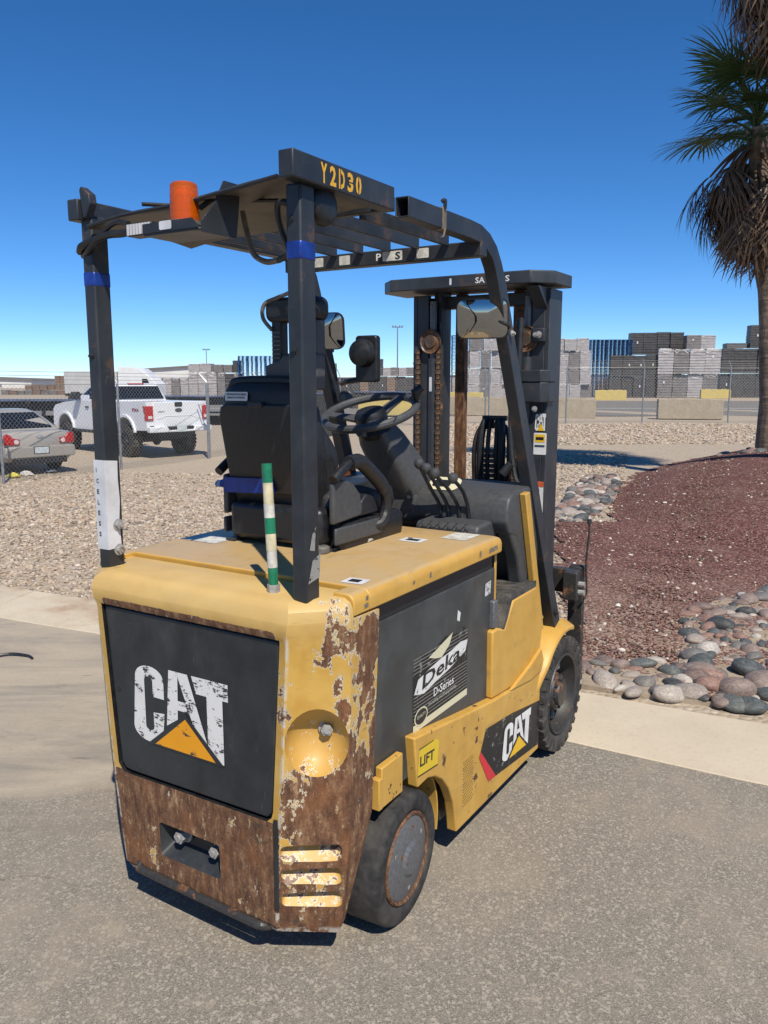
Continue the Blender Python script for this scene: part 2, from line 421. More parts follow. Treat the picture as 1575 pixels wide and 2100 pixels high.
# --- surface materials
s = Sh('gravelly_sand', .9, spec=.2)
v1 = s.n('TexVoronoi'); s.put(v1.inputs['Vector'], s.co()); v1.inputs['Scale'].default_value = 26
pc = s.ramp(s.xyz(v1.outputs['Color'])[0], [(0, (.20, .155, .12)), (.25, (.36, .29, .21)), (.5, (.47, .38, .28)), (.75, (.40, .34, .28)), (.92, (.60, .53, .44)), (1, (.16, .14, .13))])
sand = s.mix(s.noise(40, 6, .6), (.36, .29, .215), (.46, .385, .29))
big = s.step(s.noise(.35, 4, .6), .42, .6)
x, y, z = s.xyz()
cc = s.mix(s.mul(s.step(v1.outputs['Distance'], .62, .35), s.add(s.mul(big, .4), .5)), sand, pc)
s.col(cc); s.bump(v1.outputs['Distance'], .7, -.02); MT['gravel'] = s.m
s = Sh('weathered_asphalt', .85, spec=.3)
x, y, z = s.xyz()
v = s.n('TexVoronoi'); s.put(v.inputs['Vector'], s.co()); v.inputs['Scale'].default_value = 300
v2 = s.n('TexVoronoi'); s.put(v2.inputs['Vector'], s.co()); v2.inputs['Scale'].default_value = 120
grain = s.xyz(v.outputs['Color'])[0]
agg = s.ramp(grain, [(0, (.14, .123, .102)), (.3, (.205, .181, .148)), (.6, (.24, .213, .174)), (.85, (.285, .255, .208)), (1, (.40, .36, .295))])
agg = s.mix(s.mul(s.step(s.xyz(v2.outputs['Color'])[1], .86, .9), .55), agg, (.48, .42, .34))
dust = s.step(s.add(s.mul(s.noise(1.1, 6, .62), .7), s.mul(s.noise(9, 6, .6), .3)), .44, .66)
c = s.mix(s.mul(dust, .55), agg, (.345, .29, .22))
spot = s.mul(s.step(s.noise(3.2, 6, .6, s.map(loc=(4, 7, 0))), .63, .71), .5)
c = s.mix(spot, c, (.40, .345, .265))
far = s.step(s.sub(y, s.mul(x, -.48)), 1.9, 3.6)       # dirt washed along the gutter
wash = s.mul(s.mul(far, s.step(x, .6, -.8)), s.step(s.noise(1.5, 9, .7, s.map((.45, 2.0, 1), rot=(0, 0, -.45)), .6), .34, .58))
c = s.mix(s.mul(wash, .85), c, s.mix(s.noise(3, 6, .65), (.30, .235, .165), (.40, .335, .25)))
blot = s.mul(s.step(s.noise(1.9, 6, .6, s.map(loc=(8, 1, 0))), .60, .66), s.mul(s.step(x, -.3, -1.2), far))
c = s.mix(s.mul(blot, .65), c, (.19, .165, .135))
red = s.mul(s.step(s.noise(.9, 5, .6, s.map(loc=(11, 3, 0))), .55, .75), s.step(x, -.2, -1.4))
c = s.mix(s.mul(red, .35), c, (.33, .20, .125))
crk = s.step(s.vor(1.1, 'DISTANCE_TO_EDGE', s.map((1, 1, 1), vec=s.mix(.12, s.co(), s.noise(3, 4, .6, col=True)))), .006, .001)
c = s.mix(s.mul(s.mul(crk, s.step(x, -.6, -1.2)), .25), c, (.06, .05, .045))
# old concrete apron with a wandering edge, smeared with dirt
ap = s.sub(s.add(y, s.mul(s.sub(x, -1.5), -.31)), s.add(3.02, s.mul(s.sub(s.noise(2.5, 6, .6, s.map(loc=(1, 2, 0))), .5), .35)))
apm = s.mul(s.step(ap, -.05, .10), s.step(x, .4, -.2))
an = s.noise(1.6, 8, .68, s.map((.5, 1.8, 1), rot=(0, 0, -.4)), .8); af = s.noise(50, 5, .6)
ac = s.ramp(an, [(.25, (.22, .195, .162)), (.40, (.30, .262, .208)), (.52, (.38, .325, .25)), (.66, (.46, .385, .285)), (.8, (.38, .27, .18))])
ac = s.mix(s.mul(s.step(af, .5, .75), .25), ac, (.17, .145, .115))
ac = s.mix(s.mul(s.step(s.noise(5, 8, .75, s.map((.5, 2.5, 1), rot=(0, 0, -.3), loc=(3, 6, 0))), .60, .66), .5), ac, (.13, .11, .09))
c = s.mix(s.mul(apm, .93), c, ac)
gr = s.mul(s.add(v.outputs['Distance'], s.mul(v2.outputs['Distance'], .5)), s.sub(1.0, s.mul(apm, .85)))
oil = s.mul(s.step(s.noise(1.4, 5, .6, s.map(loc=(21, 5, 0))), .64, .72), .35)
c = s.mix(oil, c, (.13, .118, .10))
tyre = s.step(s.noise(1.0, 5, .6, s.map((.15, 3.2, 1), rot=(0, 0, .75), loc=(2, 2, 0))), .60, .72)
c = s.mix(s.mul(tyre, .22), c, (.15, .135, .115))
s.col(c); s.bump(gr, .38, .005); MT['asphalt'] = s.m
s = Sh('pale_concrete', .85, spec=.3)
x, y, z = s.xyz()
n = s.noise(1.7, 7, .6); f = s.noise(60, 6, .6)
c = s.mix(s.step(n, .3, .7), (.60, .515, .385), (.53, .45, .335)); c = s.mix(s.mul(s.step(f, .5, .75), .3), c, (.30, .25, .19))
c = s.mix(s.mul(s.step(s.noise(1.3, 6, .65, s.map(loc=(3, 3, 0))), .45, .7), s.mul(s.step(x, -.5, -1.6), .9)), c, (.36, .235, .15))
c = s.mix(s.mul(s.step(s.noise(18, 6, .7), .68, .72), .5), c, (.20, .17, .14))
s.col(c); s.bump(f, .25, .003); MT['concrete'] = s.m
s = Sh('red_cinder', .95, spec=.15)
v = s.n('TexVoronoi'); s.put(v.inputs['Vector'], s.co()); v.inputs['Scale'].default_value = 75
x, y, z = s.xyz()
cd_ = s.ramp(s.xyz(v.outputs['Color'])[0], [(0, (.05, .022, .02)), (.4, (.14, .060, .052)), (.75, (.205, .095, .08)), (.92, (.28, .16, .13)), (1, (.46, .36, .28))])
sandy = s.add(s.mul(s.step(s.sub(y, s.mul(x, -.48)), 9.0, 5.2), 1.0), s.mul(s.step(s.noise(.8, 6, .65), .52, .72), .35))
c = s.mix(s.mul(sandy, s.step(s.noise(45, 4, .6), .42, .60)), cd_, (.42, .33, .25))
s.col(c); s.bump(v.outputs['Distance'], .8, -.012); MT['cinder'] = s.m
s = Sh('road_asphalt', .9); s.col(s.mix(s.noise(.6, 6, .6), (.155, .14, .12), (.215, .195, .165))); MT['road'] = s.m
s = Sh('sandy_soil', .95, spec=.2); n = s.noise(5, 8, .65); f = s.noise(70, 7, .7)
c = s.mix(s.step(n, .3, .7), (.30, .24, .175), (.42, .345, .255)); c = s.mix(s.mul(s.step(f, .55, .7), .5), c, (.20, .15, .11)); s.col(c); s.bump(f, .6, .01); MT['soil'] = s.m
# --- sheets
xs = np.unique(np.concatenate([np.arange(-24, 34, .5), [-1600, -800, -400, -200, -120, -80, -60, -45, -34, 42, 55, 80, 120, 200, 400, 800, 1600]]))
ys = np.unique(np.concatenate([np.arange(-12, 48, .5), [-60, -30, -20, 55, 65, 80, 100, 140, 200, 300, 500, 900, 1500, 2500]]))
sheet('ground', xs, ys, gz, MT['gravel'])
m = MB(); E0 = [(p[0], p[1]+.02) for p in EDGE_N]
lotpoly = [(p[0], p[1]+.02) for p in EDGE_N] + [(30, -30), (-40, -30)]
lot = m.add([(a, b, .004) for a, b in lotpoly], [tuple(range(len(lotpoly)))[::-1]]).build('parking_lot', MT['asphalt']); lot['kind'] = 'structure'
# gutter strip: slabs with joints
gut = MB(); 
gut.add([(a, b, .002) for a, b in EDGE_N] + [(a, b-.0, .002) for a, b in EDGE_F[::-1]], [tuple(range(2*len(EDGE_N)))[::-1]])
strip = gut.build('gutter_strip', MT['concrete']); strip['kind'] = 'structure'
edges = [-12, -9.1, -6.1, -2.95, -.4, 2.75, 5.8]
for a, b in zip(edges[:-1], edges[1:]):
    k = 6; g = .004
    xa = np.linspace(a+g, b-g, k)
    nr = [(x_+.0, edge_y(EDGE_N, x_) + random.uniform(-.012, .012)) for x_ in xa]; fr = [(x_+.14*1, edge_y(EDGE_F, x_+.14)) for x_ in xa]
    MB().prism(nr + fr[::-1], 'z', -.05, .009).build('concrete_slab', MT['concrete'], strip, .004)
sheet('cinder_mound', np.arange(.9, 16, .16), np.arange(1.0, 20, .16), lambda X, Y: mound_h(X, Y) + .012*np.sin(X*5.1+Y*2)*np.sin(Y*4.3) + .022, MT['cinder'],
      lambda X, Y: ((((X-7.2-.36*np.clip(Y-9, 0, 9))/4.9)**2 + ((Y-12.2)/7.4)**2 < 1.0) | ((Y < 9.5) & (X > 1.15 + (Y-4.5)*.17))) & (Y > edge_y(EDGE_F, X) + .10 + .28*sm(2.6-X, 0, 1.2)))
# --- loose stones -------------------------------------------------------
PH = (1+5**.5)/2
ICO = np.array([(-1, PH, 0), (1, PH, 0), (-1, -PH, 0), (1, -PH, 0), (0, -1, PH), (0, 1, PH), (0, -1, -PH), (0, 1, -PH), (PH, 0, -1), (PH, 0, 1), (-PH, 0, -1), (-PH, 0, 1)], float)/math.hypot(1, PH)
ICF = np.array([(0, 11, 5), (0, 5, 1), (0, 1, 7), (0, 7, 10), (0, 10, 11), (1, 5, 9), (5, 11, 4), (11, 10, 2), (10, 7, 6), (7, 1, 8), (3, 9, 4), (3, 4, 2), (3, 2, 6), (3, 6, 8), (3, 8, 9), (4, 9, 5), (2, 4, 11), (6, 2, 10), (8, 6, 7), (9, 8, 1)])
rng = np.random.default_rng(5)
def stones(name, P, size, mat, flat_=.6, parent=None):
    n = len(P)
    V = ICO[None]*(1 + rng.uniform(-.22, .22, (n, 12, 1)))
    sc = np.stack([rng.uniform(.8, 1.3, n), rng.uniform(.6, 1.0, n), rng.uniform(.45, .8, n)*flat_/.6], -1)
    V = V*sc[:, None, :]*size[:, None, None]
    a = rng.uniform(0, 2*np.pi, n); t = rng.uniform(-.5, .5, n)
    ca, sa, ct, st = np.cos(a)[:, None], np.sin(a)[:, None], np.cos(t)[:, None], np.sin(t)[:, None]
    x, y, z = V[..., 0], V[..., 1], V[..., 2]
    y, z = y*ct - z*st, y*st + z*ct
    x, y = x*ca - y*sa, x*sa + y*ca
    V = np.stack([x, y, z], -1) + P[:, None, :]
    F = ICF[None] + 12*np.arange(n)[:, None, None]
    me = bpy.data.meshes.new(name)
    me.vertices.add(n*12); me.vertices.foreach_set('co', V.astype(np.float32).ravel())
    me.loops.add(n*60); me.loops.foreach_set('vertex_index', F.astype(np.int32).ravel())
    me.polygons.add(n*20); me.polygons.foreach_set('loop_start', np.arange(0, n*60, 3, dtype=np.int32)); me.polygons.foreach_set('loop_total', np.full(n*20, 3, np.int32))
    at = me.attributes.new('tone', 'FLOAT', 'POINT'); at.data.foreach_set('value', np.repeat(rng.uniform(0, 1, n), 12).astype(np.float32))
    me.update(); me.validate()
    o = link(name, me, mat, parent, smooth=True, ang=50); o['kind'] = 'stuff'; return o
def stone_mat(name, stops, rough=.8):
    s = Sh(name, rough, spec=.3); q = s.n('Attribute'); q.attribute_name = 'tone'
    c = s.ramp(q.outputs['Fac'], stops); s.col(s.mix(s.mul(s.noise(60, 4, .6), .35), c, (.33, .27, .2))); return s.m
gst = stone_mat('gravel_stone', [(0, (.13, .11, .10)), (.12, (.28, .22, .17)), (.3, (.42, .33, .235)), (.5, (.52, .42, .31)), (.65, (.36, .31, .27)), (.8, (.56, .48, .39)), (.93, (.40, .26, .17)), (1, (.68, .63, .56))])
def scatter(n, ymin, ymax, xl, xr, ok):
    y = ymin + (ymax-ymin)*rng.uniform(0, 1, n)**1.0; x = xl(y) + (xr(y)-xl(y))*rng.uniform(0, 1, n)
    k = ok(x, y); return x[k], y[k]
def in_mound(x, y): return (((x-7.2-.36*np.clip(y-9, 0, 9))/4.85)**2 + ((y-12.2)/7.3)**2 < 1.0) | ((y < 9.5) & (x > 1.1 + (y-4.5)*.17))
bed = lambda x, y: (y > edge_y(EDGE_F, x) + .03) & ~in_mound(x, y)
x_, y_ = scatter(15000, 5.2, 9.5, lambda y: -.56*y-.6, lambda y: .33*y+.3, bed)
s_ = rng.uniform(.011, .027, len(x_)); stones('gravel', np.stack([x_, y_, gz(x_, y_)+s_*.25], -1), s_, gst)
x_, y_ = scatter(17000, 9.5, 19, lambda y: -.56*y-.5, lambda y: .30*y, bed)
s_ = rng.uniform(.018, .036, len(x_)); stones('gravel', np.stack([x_, y_, gz(x_, y_)+s_*.25], -1), s_, gst)
x_, y_ = scatter(9000, 21.5, 32, lambda y: .05*y, lambda y: .52*y, bed)
s_ = rng.uniform(.03, .055, len(x_)); stones('gravel', np.stack([x_, y_, gz(x_, y_)+s_*.2], -1), s_, gst)
inm = lambda x, y: in_mound(x, y) & (y > edge_y(EDGE_F, x) + .25)
x_, y_ = scatter(22000, 4.4, 14.5, lambda y: .13*y, lambda y: .52*y, inm)
s_ = rng.uniform(.006, .014, len(x_)); stones('cinder_chips', np.stack([x_, y_, mound_h(x_, y_)+.024], -1), s_, stone_mat('cinder_chip', [(0, (.05, .022, .02)), (.4, (.14, .058, .05)), (.8, (.215, .095, .08)), (.93, (.30, .18, .14)), (1, (.50, .44, .37))]))
x_, y_ = scatter(260, 4.6, 14, lambda y: .14*y, lambda y: .52*y, inm)
s_ = rng.uniform(.010, .03, len(x_))*rng.uniform(.5, 1.0, len(x_)); stones('white_pebbles', np.stack([x_, y_, mound_h(x_, y_)+.030], -1), s_, stone_mat('white_pebble', [(0, (.45, .36, .28)), (.5, (.62, .56, .47)), (1, (.75, .71, .64))]))
# river rocks: each one an object of the bed it lies in
rockmats = []
for i, c in enumerate([(.075, .085, .085), (.105, .115, .11), (.16, .15, .14), (.23, .175, .15), (.30, .255, .22), (.36, .315, .27), (.17, .122, .108), (.44, .40, .35), (.24, .145, .115), (.055, .06, .06)]):
    s = Sh('river_rock_%d' % i, .6, spec=.35); n = s.noise(7, 7, .65); b = s.noise(3, 4, .5, s.map((1, 1, 4)))
    cc = s.mix(s.step(n, .3, .72), tuple(q*.72 for q in c), tuple(min(1, q*1.3) for q in c)); cc = s.mix(s.mul(s.step(b, .56, .64), .3), cc, tuple(min(1, q*1.7+.05) for q in c))
    cc = s.mix(s.mul(s.step(s.noise(2.2, 5, .6, s.map(loc=(i, 2, 1))), .5, .75), .35), cc, (.36, .29, .22))
    s.col(cc); s.bump(n, .15, .01); rockmats.append(s.m)
rockmesh = []
for i in range(14):
    bm = bmesh.new(); bmesh.ops.create_icosphere(bm, subdivisions=3, radius=1)
    ph = [random.uniform(0, 6.28) for _ in range(6)]; pl = [Vector((random.uniform(-1, 1), random.uniform(-1, 1), random.uniform(-1, 1))).normalized() for _ in range(4)]
    fx, fy, fz = random.uniform(.95, 1.3), random.uniform(.65, .95), random.uniform(.45, .70)
    for v in bm.verts:
        p = v.co.copy(); d = 1 + .07*math.sin(2.3*p.x+ph[0]) + .06*math.sin(2.7*p.y+ph[1]) + .05*math.sin(3.1*p.z+ph[2])
        for q in pl:
            e = p.dot(q)
            if e > .72: d -= (e-.72)*.55
        v.co = Vector((p.x*fx, p.y*fy, p.z*fz))*d
    me = bpy.data.meshes.new('river_rock'); bm.to_mesh(me); bm.free(); me.shade_smooth(); me.materials.append(rockmats[i % 10]); rockmesh.append(me)
def rocks(poly, n, smin, smax, bedname, zf, power=2.0, tries=4000, tight=.80):
    n0 = len(poly); bed_ = MB().loft([[Vector((a, b, float(zf(a, b))-.25)) for a, b in poly], [Vector((a, b, float(zf(a, b))+.006)) for a, b in poly]]).build(bedname, MT['soil']); bed_['kind'] = 'structure'
    pts = []; xs = [p[0] for p in poly]; ys = [p[1] for p in poly]
    def inside(x, y):
        c = False; j = len(poly)-1
        for i in range(len(poly)):
            (xi, yi), (xj, yj) = poly[i], poly[j]
            if (yi > y) != (yj > y) and x < (xj-xi)*(y-yi)/(yj-yi)+xi: c = not c
            j = i
        return c
    for t in range(tries):
        if len(pts) >= n: break
        r = smin + (smax-smin)*random.random()**power * max(.15, 1 - t/tries)
        x, y = random.uniform(min(xs), max(xs)), random.uniform(min(ys), max(ys))
        if not inside(x, y) or any(math.hypot(x-a, y-b) < (r+c)*tight for a, b, c in pts): continue
        pts.append((x, y, r))
        i = random.randrange(14)
        me = rockmesh[i]
        o = bpy.data.objects.new('river_rock', me); COL.objects.link(o); o.parent = bed_
        q = random.randrange(10)
        o.location = (x, y, float(zf(x, y)) + r*.16); o.scale = (r, r, r*random.uniform(.85, 1.2)); o.rotation_euler = (random.uniform(-.25, .25), random.uniform(-.25, .25), random.uniform(0, 6.28))
        o.material_slots[0].link = 'OBJECT'; o.material_slots[0].material = rockmats[q]
    return bed_
zero = lambda x, y: mound_h(np.array(x), np.array(y)) + .0
rocks([(1.45, 4.10), (1.62, 4.30), (1.80, 4.72), (1.95, 5.05), (2.12, 5.55), (2.6, 6.05), (3.3, 6.4), (4.2, 6.2), (4.2, 2.85), (3.0, 3.38), (2.2, 3.76), (1.8, 3.95)], 520, .026, .105, 'cobble_bed', lambda x, y: mound_h(x, y)+.02, 1.7, 32000, .64)
rocks([(.85, 4.36), (1.3, 4.13), (1.8, 3.95), (1.85, 4.45), (1.6, 4.62), (1.1, 4.66)], 40, .030, .080, 'cobble_edge', lambda x, y: mound_h(x, y)+.02, 1.3, 5000, .85)
rocks([(2.2, 9.4), (2.75, 10.1), (3.3, 11.4), (3.75, 12.8), (4.0, 13.8), (3.6, 14.0), (3.1, 12.9), (2.6, 11.4), (1.95, 9.9)], 200, .04, .115, 'cobble_swale', lambda x, y: gz(x, y)+.01, 1.6, 9000, .62)
rocks([(6.0, 11.8), (7.6, 11.6), (7.7, 12.9), (6.1, 12.9)], 22, .07, .15, 'palm_rock_ring', zero, 1.2, 2000, .8)
rocks([(5.9, 13.9), (6.4, 13.5), (7.6, 13.6), (7.4, 15.0), (6.2, 14.9)], 24, .07, .15, 'palm_rock_ring', zero, 1.2, 2000, .8)
tw = MB().tube(bez([(-2.42, 4.70, .012), (-2.3, 4.76, .02), (-2.18, 4.74, .016), (-2.13, 4.70, .012)], 5), .008, 6).build('twig', MT['hose']); tag(tw, 'small dark bent twig lying on the stained asphalt', 'twig')
# ------------------------------------------------------------------ the forklift (own frame: x right, y forward, z up)
FK = empty('forklift', (-.366, 2.586, 0), R(-31.635), 'weathered yellow electric forklift with rusty counterweight parked on the asphalt', 'forklift')
def cat_logo(part, M, w, h, tri, white=None, outline=None, parent=None):
    white = white or MT['catwhite']
    S = lambda pts: [(p[0]*w, p[1]*h) for p in pts]
    C = [(.345, .60), (.345, .80)] + arc(.19, .83, .155, 0, 180, 10)[1:] + arc(.17, .17, .17, 180, 330, 10) + [(.345, .42), (.225, .40), (.225, .22)] + arc(.18, .20, .045, 0, -180, 6) + arc(.18, .80, .045, 180, 0, 6) + [(.225, .60)]
    m = flat([S(C)], M, .0010)
    fl = [([(.405, 1.0), (.50, 1.0), (.485, .40), (.365, .28)], .0010), ([(.485, 1.0), (.60, 1.0), (.80, .12), (.69, .20)], .0012), ([(.46, .64), (.60, .64), (.63, .52), (.46, .52)], .0014),
          ([(.64, 1.0), (1.0, 1.0), (1.0, .79), (.685, .79)], .0010), ([(.79, .80), (.945, .80), (.945, 0), (.865, 0), (.79, .10)], .0012)]
    for p, z in fl: m.add([M @ Vector((q[0]*w, q[1]*h, z)) for q in p], [tuple(range(len(p)))])
    m.build('lettering', white, parent or part)
    if outline != 0: flat([S([(.565, .50), (.15, -.025), (.95, -.025)])], M, .0018).build('logo_outline', outline or MT['panel'], parent or part)
    flat([S([(.565, .43), (.235, .0), (.865, .0)])], M, .0026).build('logo_triangle', tri, parent or part)

# --- counterweight
def ring8(z, xc, yr, xs, ys, yf, xf, yf2):
    return [Vector(p) for p in ((-xf, yf2, z), (-xs, yf, z), (-xs, ys, z), (-xc, yr, z), (xc, yr, z), (xs, ys, z), (xs, yf, z), (xf, yf2, z))]
m = MB()
m.loft([ring8(.105, .300, -.374, .450, -.288, -.275, .42, -.262), ring8(.135, .309, -.392, .458, -.286, -.262, .42, -.25), ring8(.44, .338, -.398, .495, -.282, -.172, .43, -.168),
        ring8(.985, .372, -.400, .500, -.282, -.141, .43, -.14), ring8(1.005, .378, -.407, .501, -.284, -.141, .43, -.14), ring8(1.038, .384, -.409, .501, -.286, -.141, .43, -.14),
        ring8(1.042, .385, -.408, .501, -.286, -.270, .43, -.195), ring8(1.070, .381, -.398, .498, -.286, -.270, .43, -.200), ring8(1.085, .368, -.382, .490, -.284, -.270, .43, -.202), ring8(1.094, .348, -.362, .474, -.280, -.270, .43, -.202)])
cw = m.build('counterweight', MT['cw'])
cut = []
pp = [(-.352, .992), (.352, .992), (.314, .49)] + [(.308, .47), (.29, .455)] + [(-.27, .449), (-.296, .452), (-.314, .475)]
cut.append(MB().prism(pp, 'y', -.5, -.374).build('c', MT['black']))
tx, nx = Vector((.775, .632, 0)), Vector((.632, -.775, 0))      # chamfer tangent, normal
Pc = Vector((.425, -.340, .695))
sp = MB(); Ms = frame(Pc + nx*.028, tx, (0, 0, 1))
prof = [(.100*math.sin(R(a)), -.100*math.cos(R(a))) for a in range(4, 180, 8)]
sp.lathe(prof, 28, Ms @ Matrix.Diagonal((.92, 1.05, .95, 1))); cut.append(sp.build('c', MT['recess'], smooth=True))
for zc, off in ((.372, .012), (.297, .004), (.222, -.002)):
    Ml = frame(Vector((.404, -.342, zc)) + nx*(-.004+off*.3), tx, (0, 0, 1))
    k = MB()
    r0 = rrect(-.090, .084, -.034, .020, .018, 3); r1 = rrect(-.080, .074, .002, .018, .006, 3)
    k.loft([[Ml @ Vector((p[0], p[1], .05)) for p in r0], [Ml @ Vector((p[0], p[1], .0)) for p in r0], [Ml @ Vector((p[0], p[1], -.030)) for p in r1]])
    cut.append(k.build('c', MT['louver']))
k = MB(); k.loft([[Vector((p[0], -.45, p[1])) for p in rrect(-.150, .108, .203, .325, .012)], [Vector((p[0], -.396, p[1])) for p in rrect(-.146, .104, .207, .321, .012)], [Vector((p[0], -.345, p[1])) for p in rrect(-.125, .095, .245, .316, .012)]])
cut.append(k.build('c', MT['panel']))
boolean(cw, cut)
cw.parent = FK
bv = cw.modifiers.new('bevel', 'BEVEL'); bv.width = .007; bv.segments = 3; bv.limit_method = 'ANGLE'; bv.angle_limit = R(28)
cw.data.shade_smooth(); cw.data.set_sharp_from_angle(angle=R(28))
def bolt(parent, p, d, r=.014, h=.014, name='bolt', mat=None):
    d = Vector(d).normalized(); a = Vector(p); m = MB()
    m.tube([a, a + d*.004], r*1.35, 16); m.tube([a + d*.004, a + d*(h+.004)], r, 6); m.tube([a+d*(h+.004), a+d*(h+.009)], r*.55, 10)
    return m.build(name, mat or MT['bolt'], parent, smooth=True, ang=30)
bolt(cw, (-.075, -.352, .282), (0, -1, 0), .02, .03); bolt(cw, (.068, -.352, .278), (0, -1, 0), .018, .03)
bolt(cw, Pc + tx*.03 + Vector((0, 0, .02)) - nx*.062, nx, .017, .02, 'lamp_stud')
# rear access panel
pn = [(-.346, .985), (.345, .985), (.307, .50), (.302, .478), (.288, .463), (-.26, .457), (-.288, .460), (-.305, .480)]
panel = MB().prism(pn, 'y', -.3935, -.376).build('rear_panel', MT['panel'], FK, .006, 3)
Mr = frame((-.236, -.3937, .579), (1, 0, 0), (0, 0, 1))
cat_logo(panel, Mr, .392, .247, MT['catorange'])
MB().cyl((.252, -.3945, .702), (.252, -.3935, .702), .0125, 20).build('latch_hole', MT['print'], panel)
MB().cyl((-.300, -.3945, .72), (-.300, -.3935, .72), .009, 20).build('latch_hole', MT['print'], panel)
# strips of rub mark beside the rust, bumper bar
MB().tube(bez([(-.252, -.372, .150), (-.240, -.396, .140), (-.20, -.402, .134), (.2, -.402, .126), (.255, -.397, .122), (.272, -.372, .112)], 5), .013, 10).build('bumper_bar', MT['steel'], FK, smooth=True)
MB().box(.318, .330, -.4035, -.398, .20, .47).build('edge_strip', MT['panel'], cw)

# --- hood with side skirts
def hood_profile(y):
    hw = .501
    return [Vector(p) for p in [(-hw, y, 1.046)] + [(-hw + .028 - .028*math.cos(R(a)), y, 1.076 + .030*math.sin(R(a))) for a in range(0, 91, 18)] + [(hw - .028 + .028*math.sin(R(a)), y, 1.076 + .030*math.cos(R(a))) for a in range(0, 91, 18)] + [(hw, y, 1.046)]]
m = MB()
m.loft([hood_profile(-.188), hood_profile(.1), hood_profile(.5), hood_profile(.70), [Vector((p.x*.992, .722, min(p.z, 1.098))) for p in hood_profile(.72)], [Vector((p.x*.985, .732, min(p.z, 1.082))) for p in hood_profile(.73)]])
hood = m.build('hood', MT['hood'], FK, .004, 2)
for s_ in (-1, 1):
    rg = []
    for y in (-.266, -.1875):
        rg.append([Vector((s_*a, y, z)) for a, z in [(.432, 1.046), (.501, 1.046), (.501, 1.076)] + [(.473 + .028*math.cos(R(q)), 1.076 + .030*math.sin(R(q))) for q in (18, 36, 54, 72, 90)] + [(.432, 1.106)]])
    MB().loft(rg).build('hood_skirt', MT['hood'], hood, .004, 2)
MB().box(-.47, .47, -.135, .70, .985, 1.05).build('hood_underframe', MT['black'], FK)
MB().cyl((.115, .31, 1.103), (.115, .31, 1.1068), .017, 18).build('hood_hole', MT['print'], hood)
def sticker(parent, M, w, h, mat=None, r=.004, marks=(), name='sticker', mk=None):
    st = flat([rrect(0, w, 0, h, r, 2)], M, .0012).build(name, mat or MT['paper'], parent)
    for a, b, c, d in marks: flat([[(a, b), (c, b), (c, d), (a, d)]], M, .0020).build('printing', mk or MT['print'], parent)
    return st
Mt = lambda x, y, a=0: frame((x, y, 1.1062), (math.cos(a), math.sin(a), 0), (-math.sin(a), math.cos(a), 0))
sticker(hood, Mt(.215, .44), .09, .07, marks=[(.02, .02, .07, .05), (.01, .056, .03, .064)])
sticker(hood, Mt(.325, .56), .10, .13, MT['whitetape'])
sticker(hood, Mt(.388, -.170, .1), .07, .06, marks=[(.015, .015, .05, .045)])
sticker(hood, Mt(-.46, .05), .16, .12, MT['whitetape'])
for yy, zz, w_, h_ in ((-.22, 1.057, .022, .014), (-.21, 1.078, .012, .014), (.155, 1.065, .014, .018), (.05, 1.066, .012, .012), (.52, 1.058, .016, .026), (.60, 1.062, .075, .018)):
    flat([[(0, 0), (w_, .002), (w_*.95, h_), (w_*.1, h_*.9)]], frame((.5014, yy, zz), (0, 1, 0), (0, 0, 1)), .0008).build('scuffed_marking', m_worn_decal('scuff', (.16, .15, .13), YEL, .75, 60), hood)

# --- battery compartment
bat = MB().box(-.476, .476, -.137, .715, .43, .984).build('battery_case', MT['battery'], FK, .004, 2)
Mb = frame((.4762, .098, .566), (0, 1, 0), (0, 0, 1))
W_, H_ = .388, .262
flat([[(0, 0), (W_, 0), (W_, .225), (.36, .262), (.33, .245), (.22, .262), (.12, .235), (.06, .245), (.0, .20)]], Mb, .0006).build('decal_background', MT['decalblack'], bat)
flat([[(0.002, .034 + i*.0115), (W_-.002, .034 + i*.0115), (W_-.002, .0352 + i*.0115), (.002, .0352 + i*.0115)] for i in range(19) if i not in (9, 10, 11, 12, 13)], Mb, .0011).build('decal_pin_stripes', MT['decalline'], bat)
flat([[(0, 0), (W_, 0), (W_, .024), (0, .024)]], Mb, .0014).build('decal_band', MT['decalcream'], bat)
flat([[(.10, .222), (.27, .262), (.245, .225), (.19, .198), (.15, .205)]], Mb, .0016).build('torn_patch', MT['decalcream'], bat)
flat([[(.005, .128), (.04, .118), (.07, .112), (.16, .128), (.25, .140), (.37, .168), (.386, .205), (.33, .212), (.26, .20), (.19, .195), (.11, .185), (.03, .17)]], Mb, .0019).build('decal_burst', MT['decalwhite2'], bat)
def txt(name, parent, t, M, w, h, mat, z=.003, bold=.0, sp=1.0):
    return link(name, text_mesh(t, M, w, h, z, bold, sp), mat, parent)
txt('lettering', bat, 'Deka', Mb @ Matrix.Translation((.055, .128, 0)) @ Matrix(((1, .18, 0, 0), (.10, 1, 0, 0), (0, 0, 1, 0), (0, 0, 0, 1))), .27, .050, MT['decalblack'], .0028, .02)
txt('lettering', bat, 'D-Series', Mb @ Matrix.Translation((.135, .078, 0)), .145, .030, MT['decalwhite2'], .0024, .015)
txt('lettering', bat, 'Durability and Dependability', Mb @ Matrix.Translation((.10, .055, 0)), .20, .013, MT['decalline'], .0024, .01)
ov = MB(); cx, cy = .05, .042
flat([[(cx + .044*math.cos(R(a)), cy + .030*math.sin(R(a))) for a in range(0, 360, 15)]], Mb, .0024).build('decal_oval', MT['decalcream'], bat)
flat([[(cx + .038*math.cos(R(a)), cy + .025*math.sin(R(a))) for a in range(0, 360, 15)]], Mb, .0030).build('decal_oval', MT['print'], bat)
txt('lettering', bat, 'QUALITY', Mb @ Matrix.Translation((.022, .038, 0)), .056, .013, MT['decalcream'], .0036)
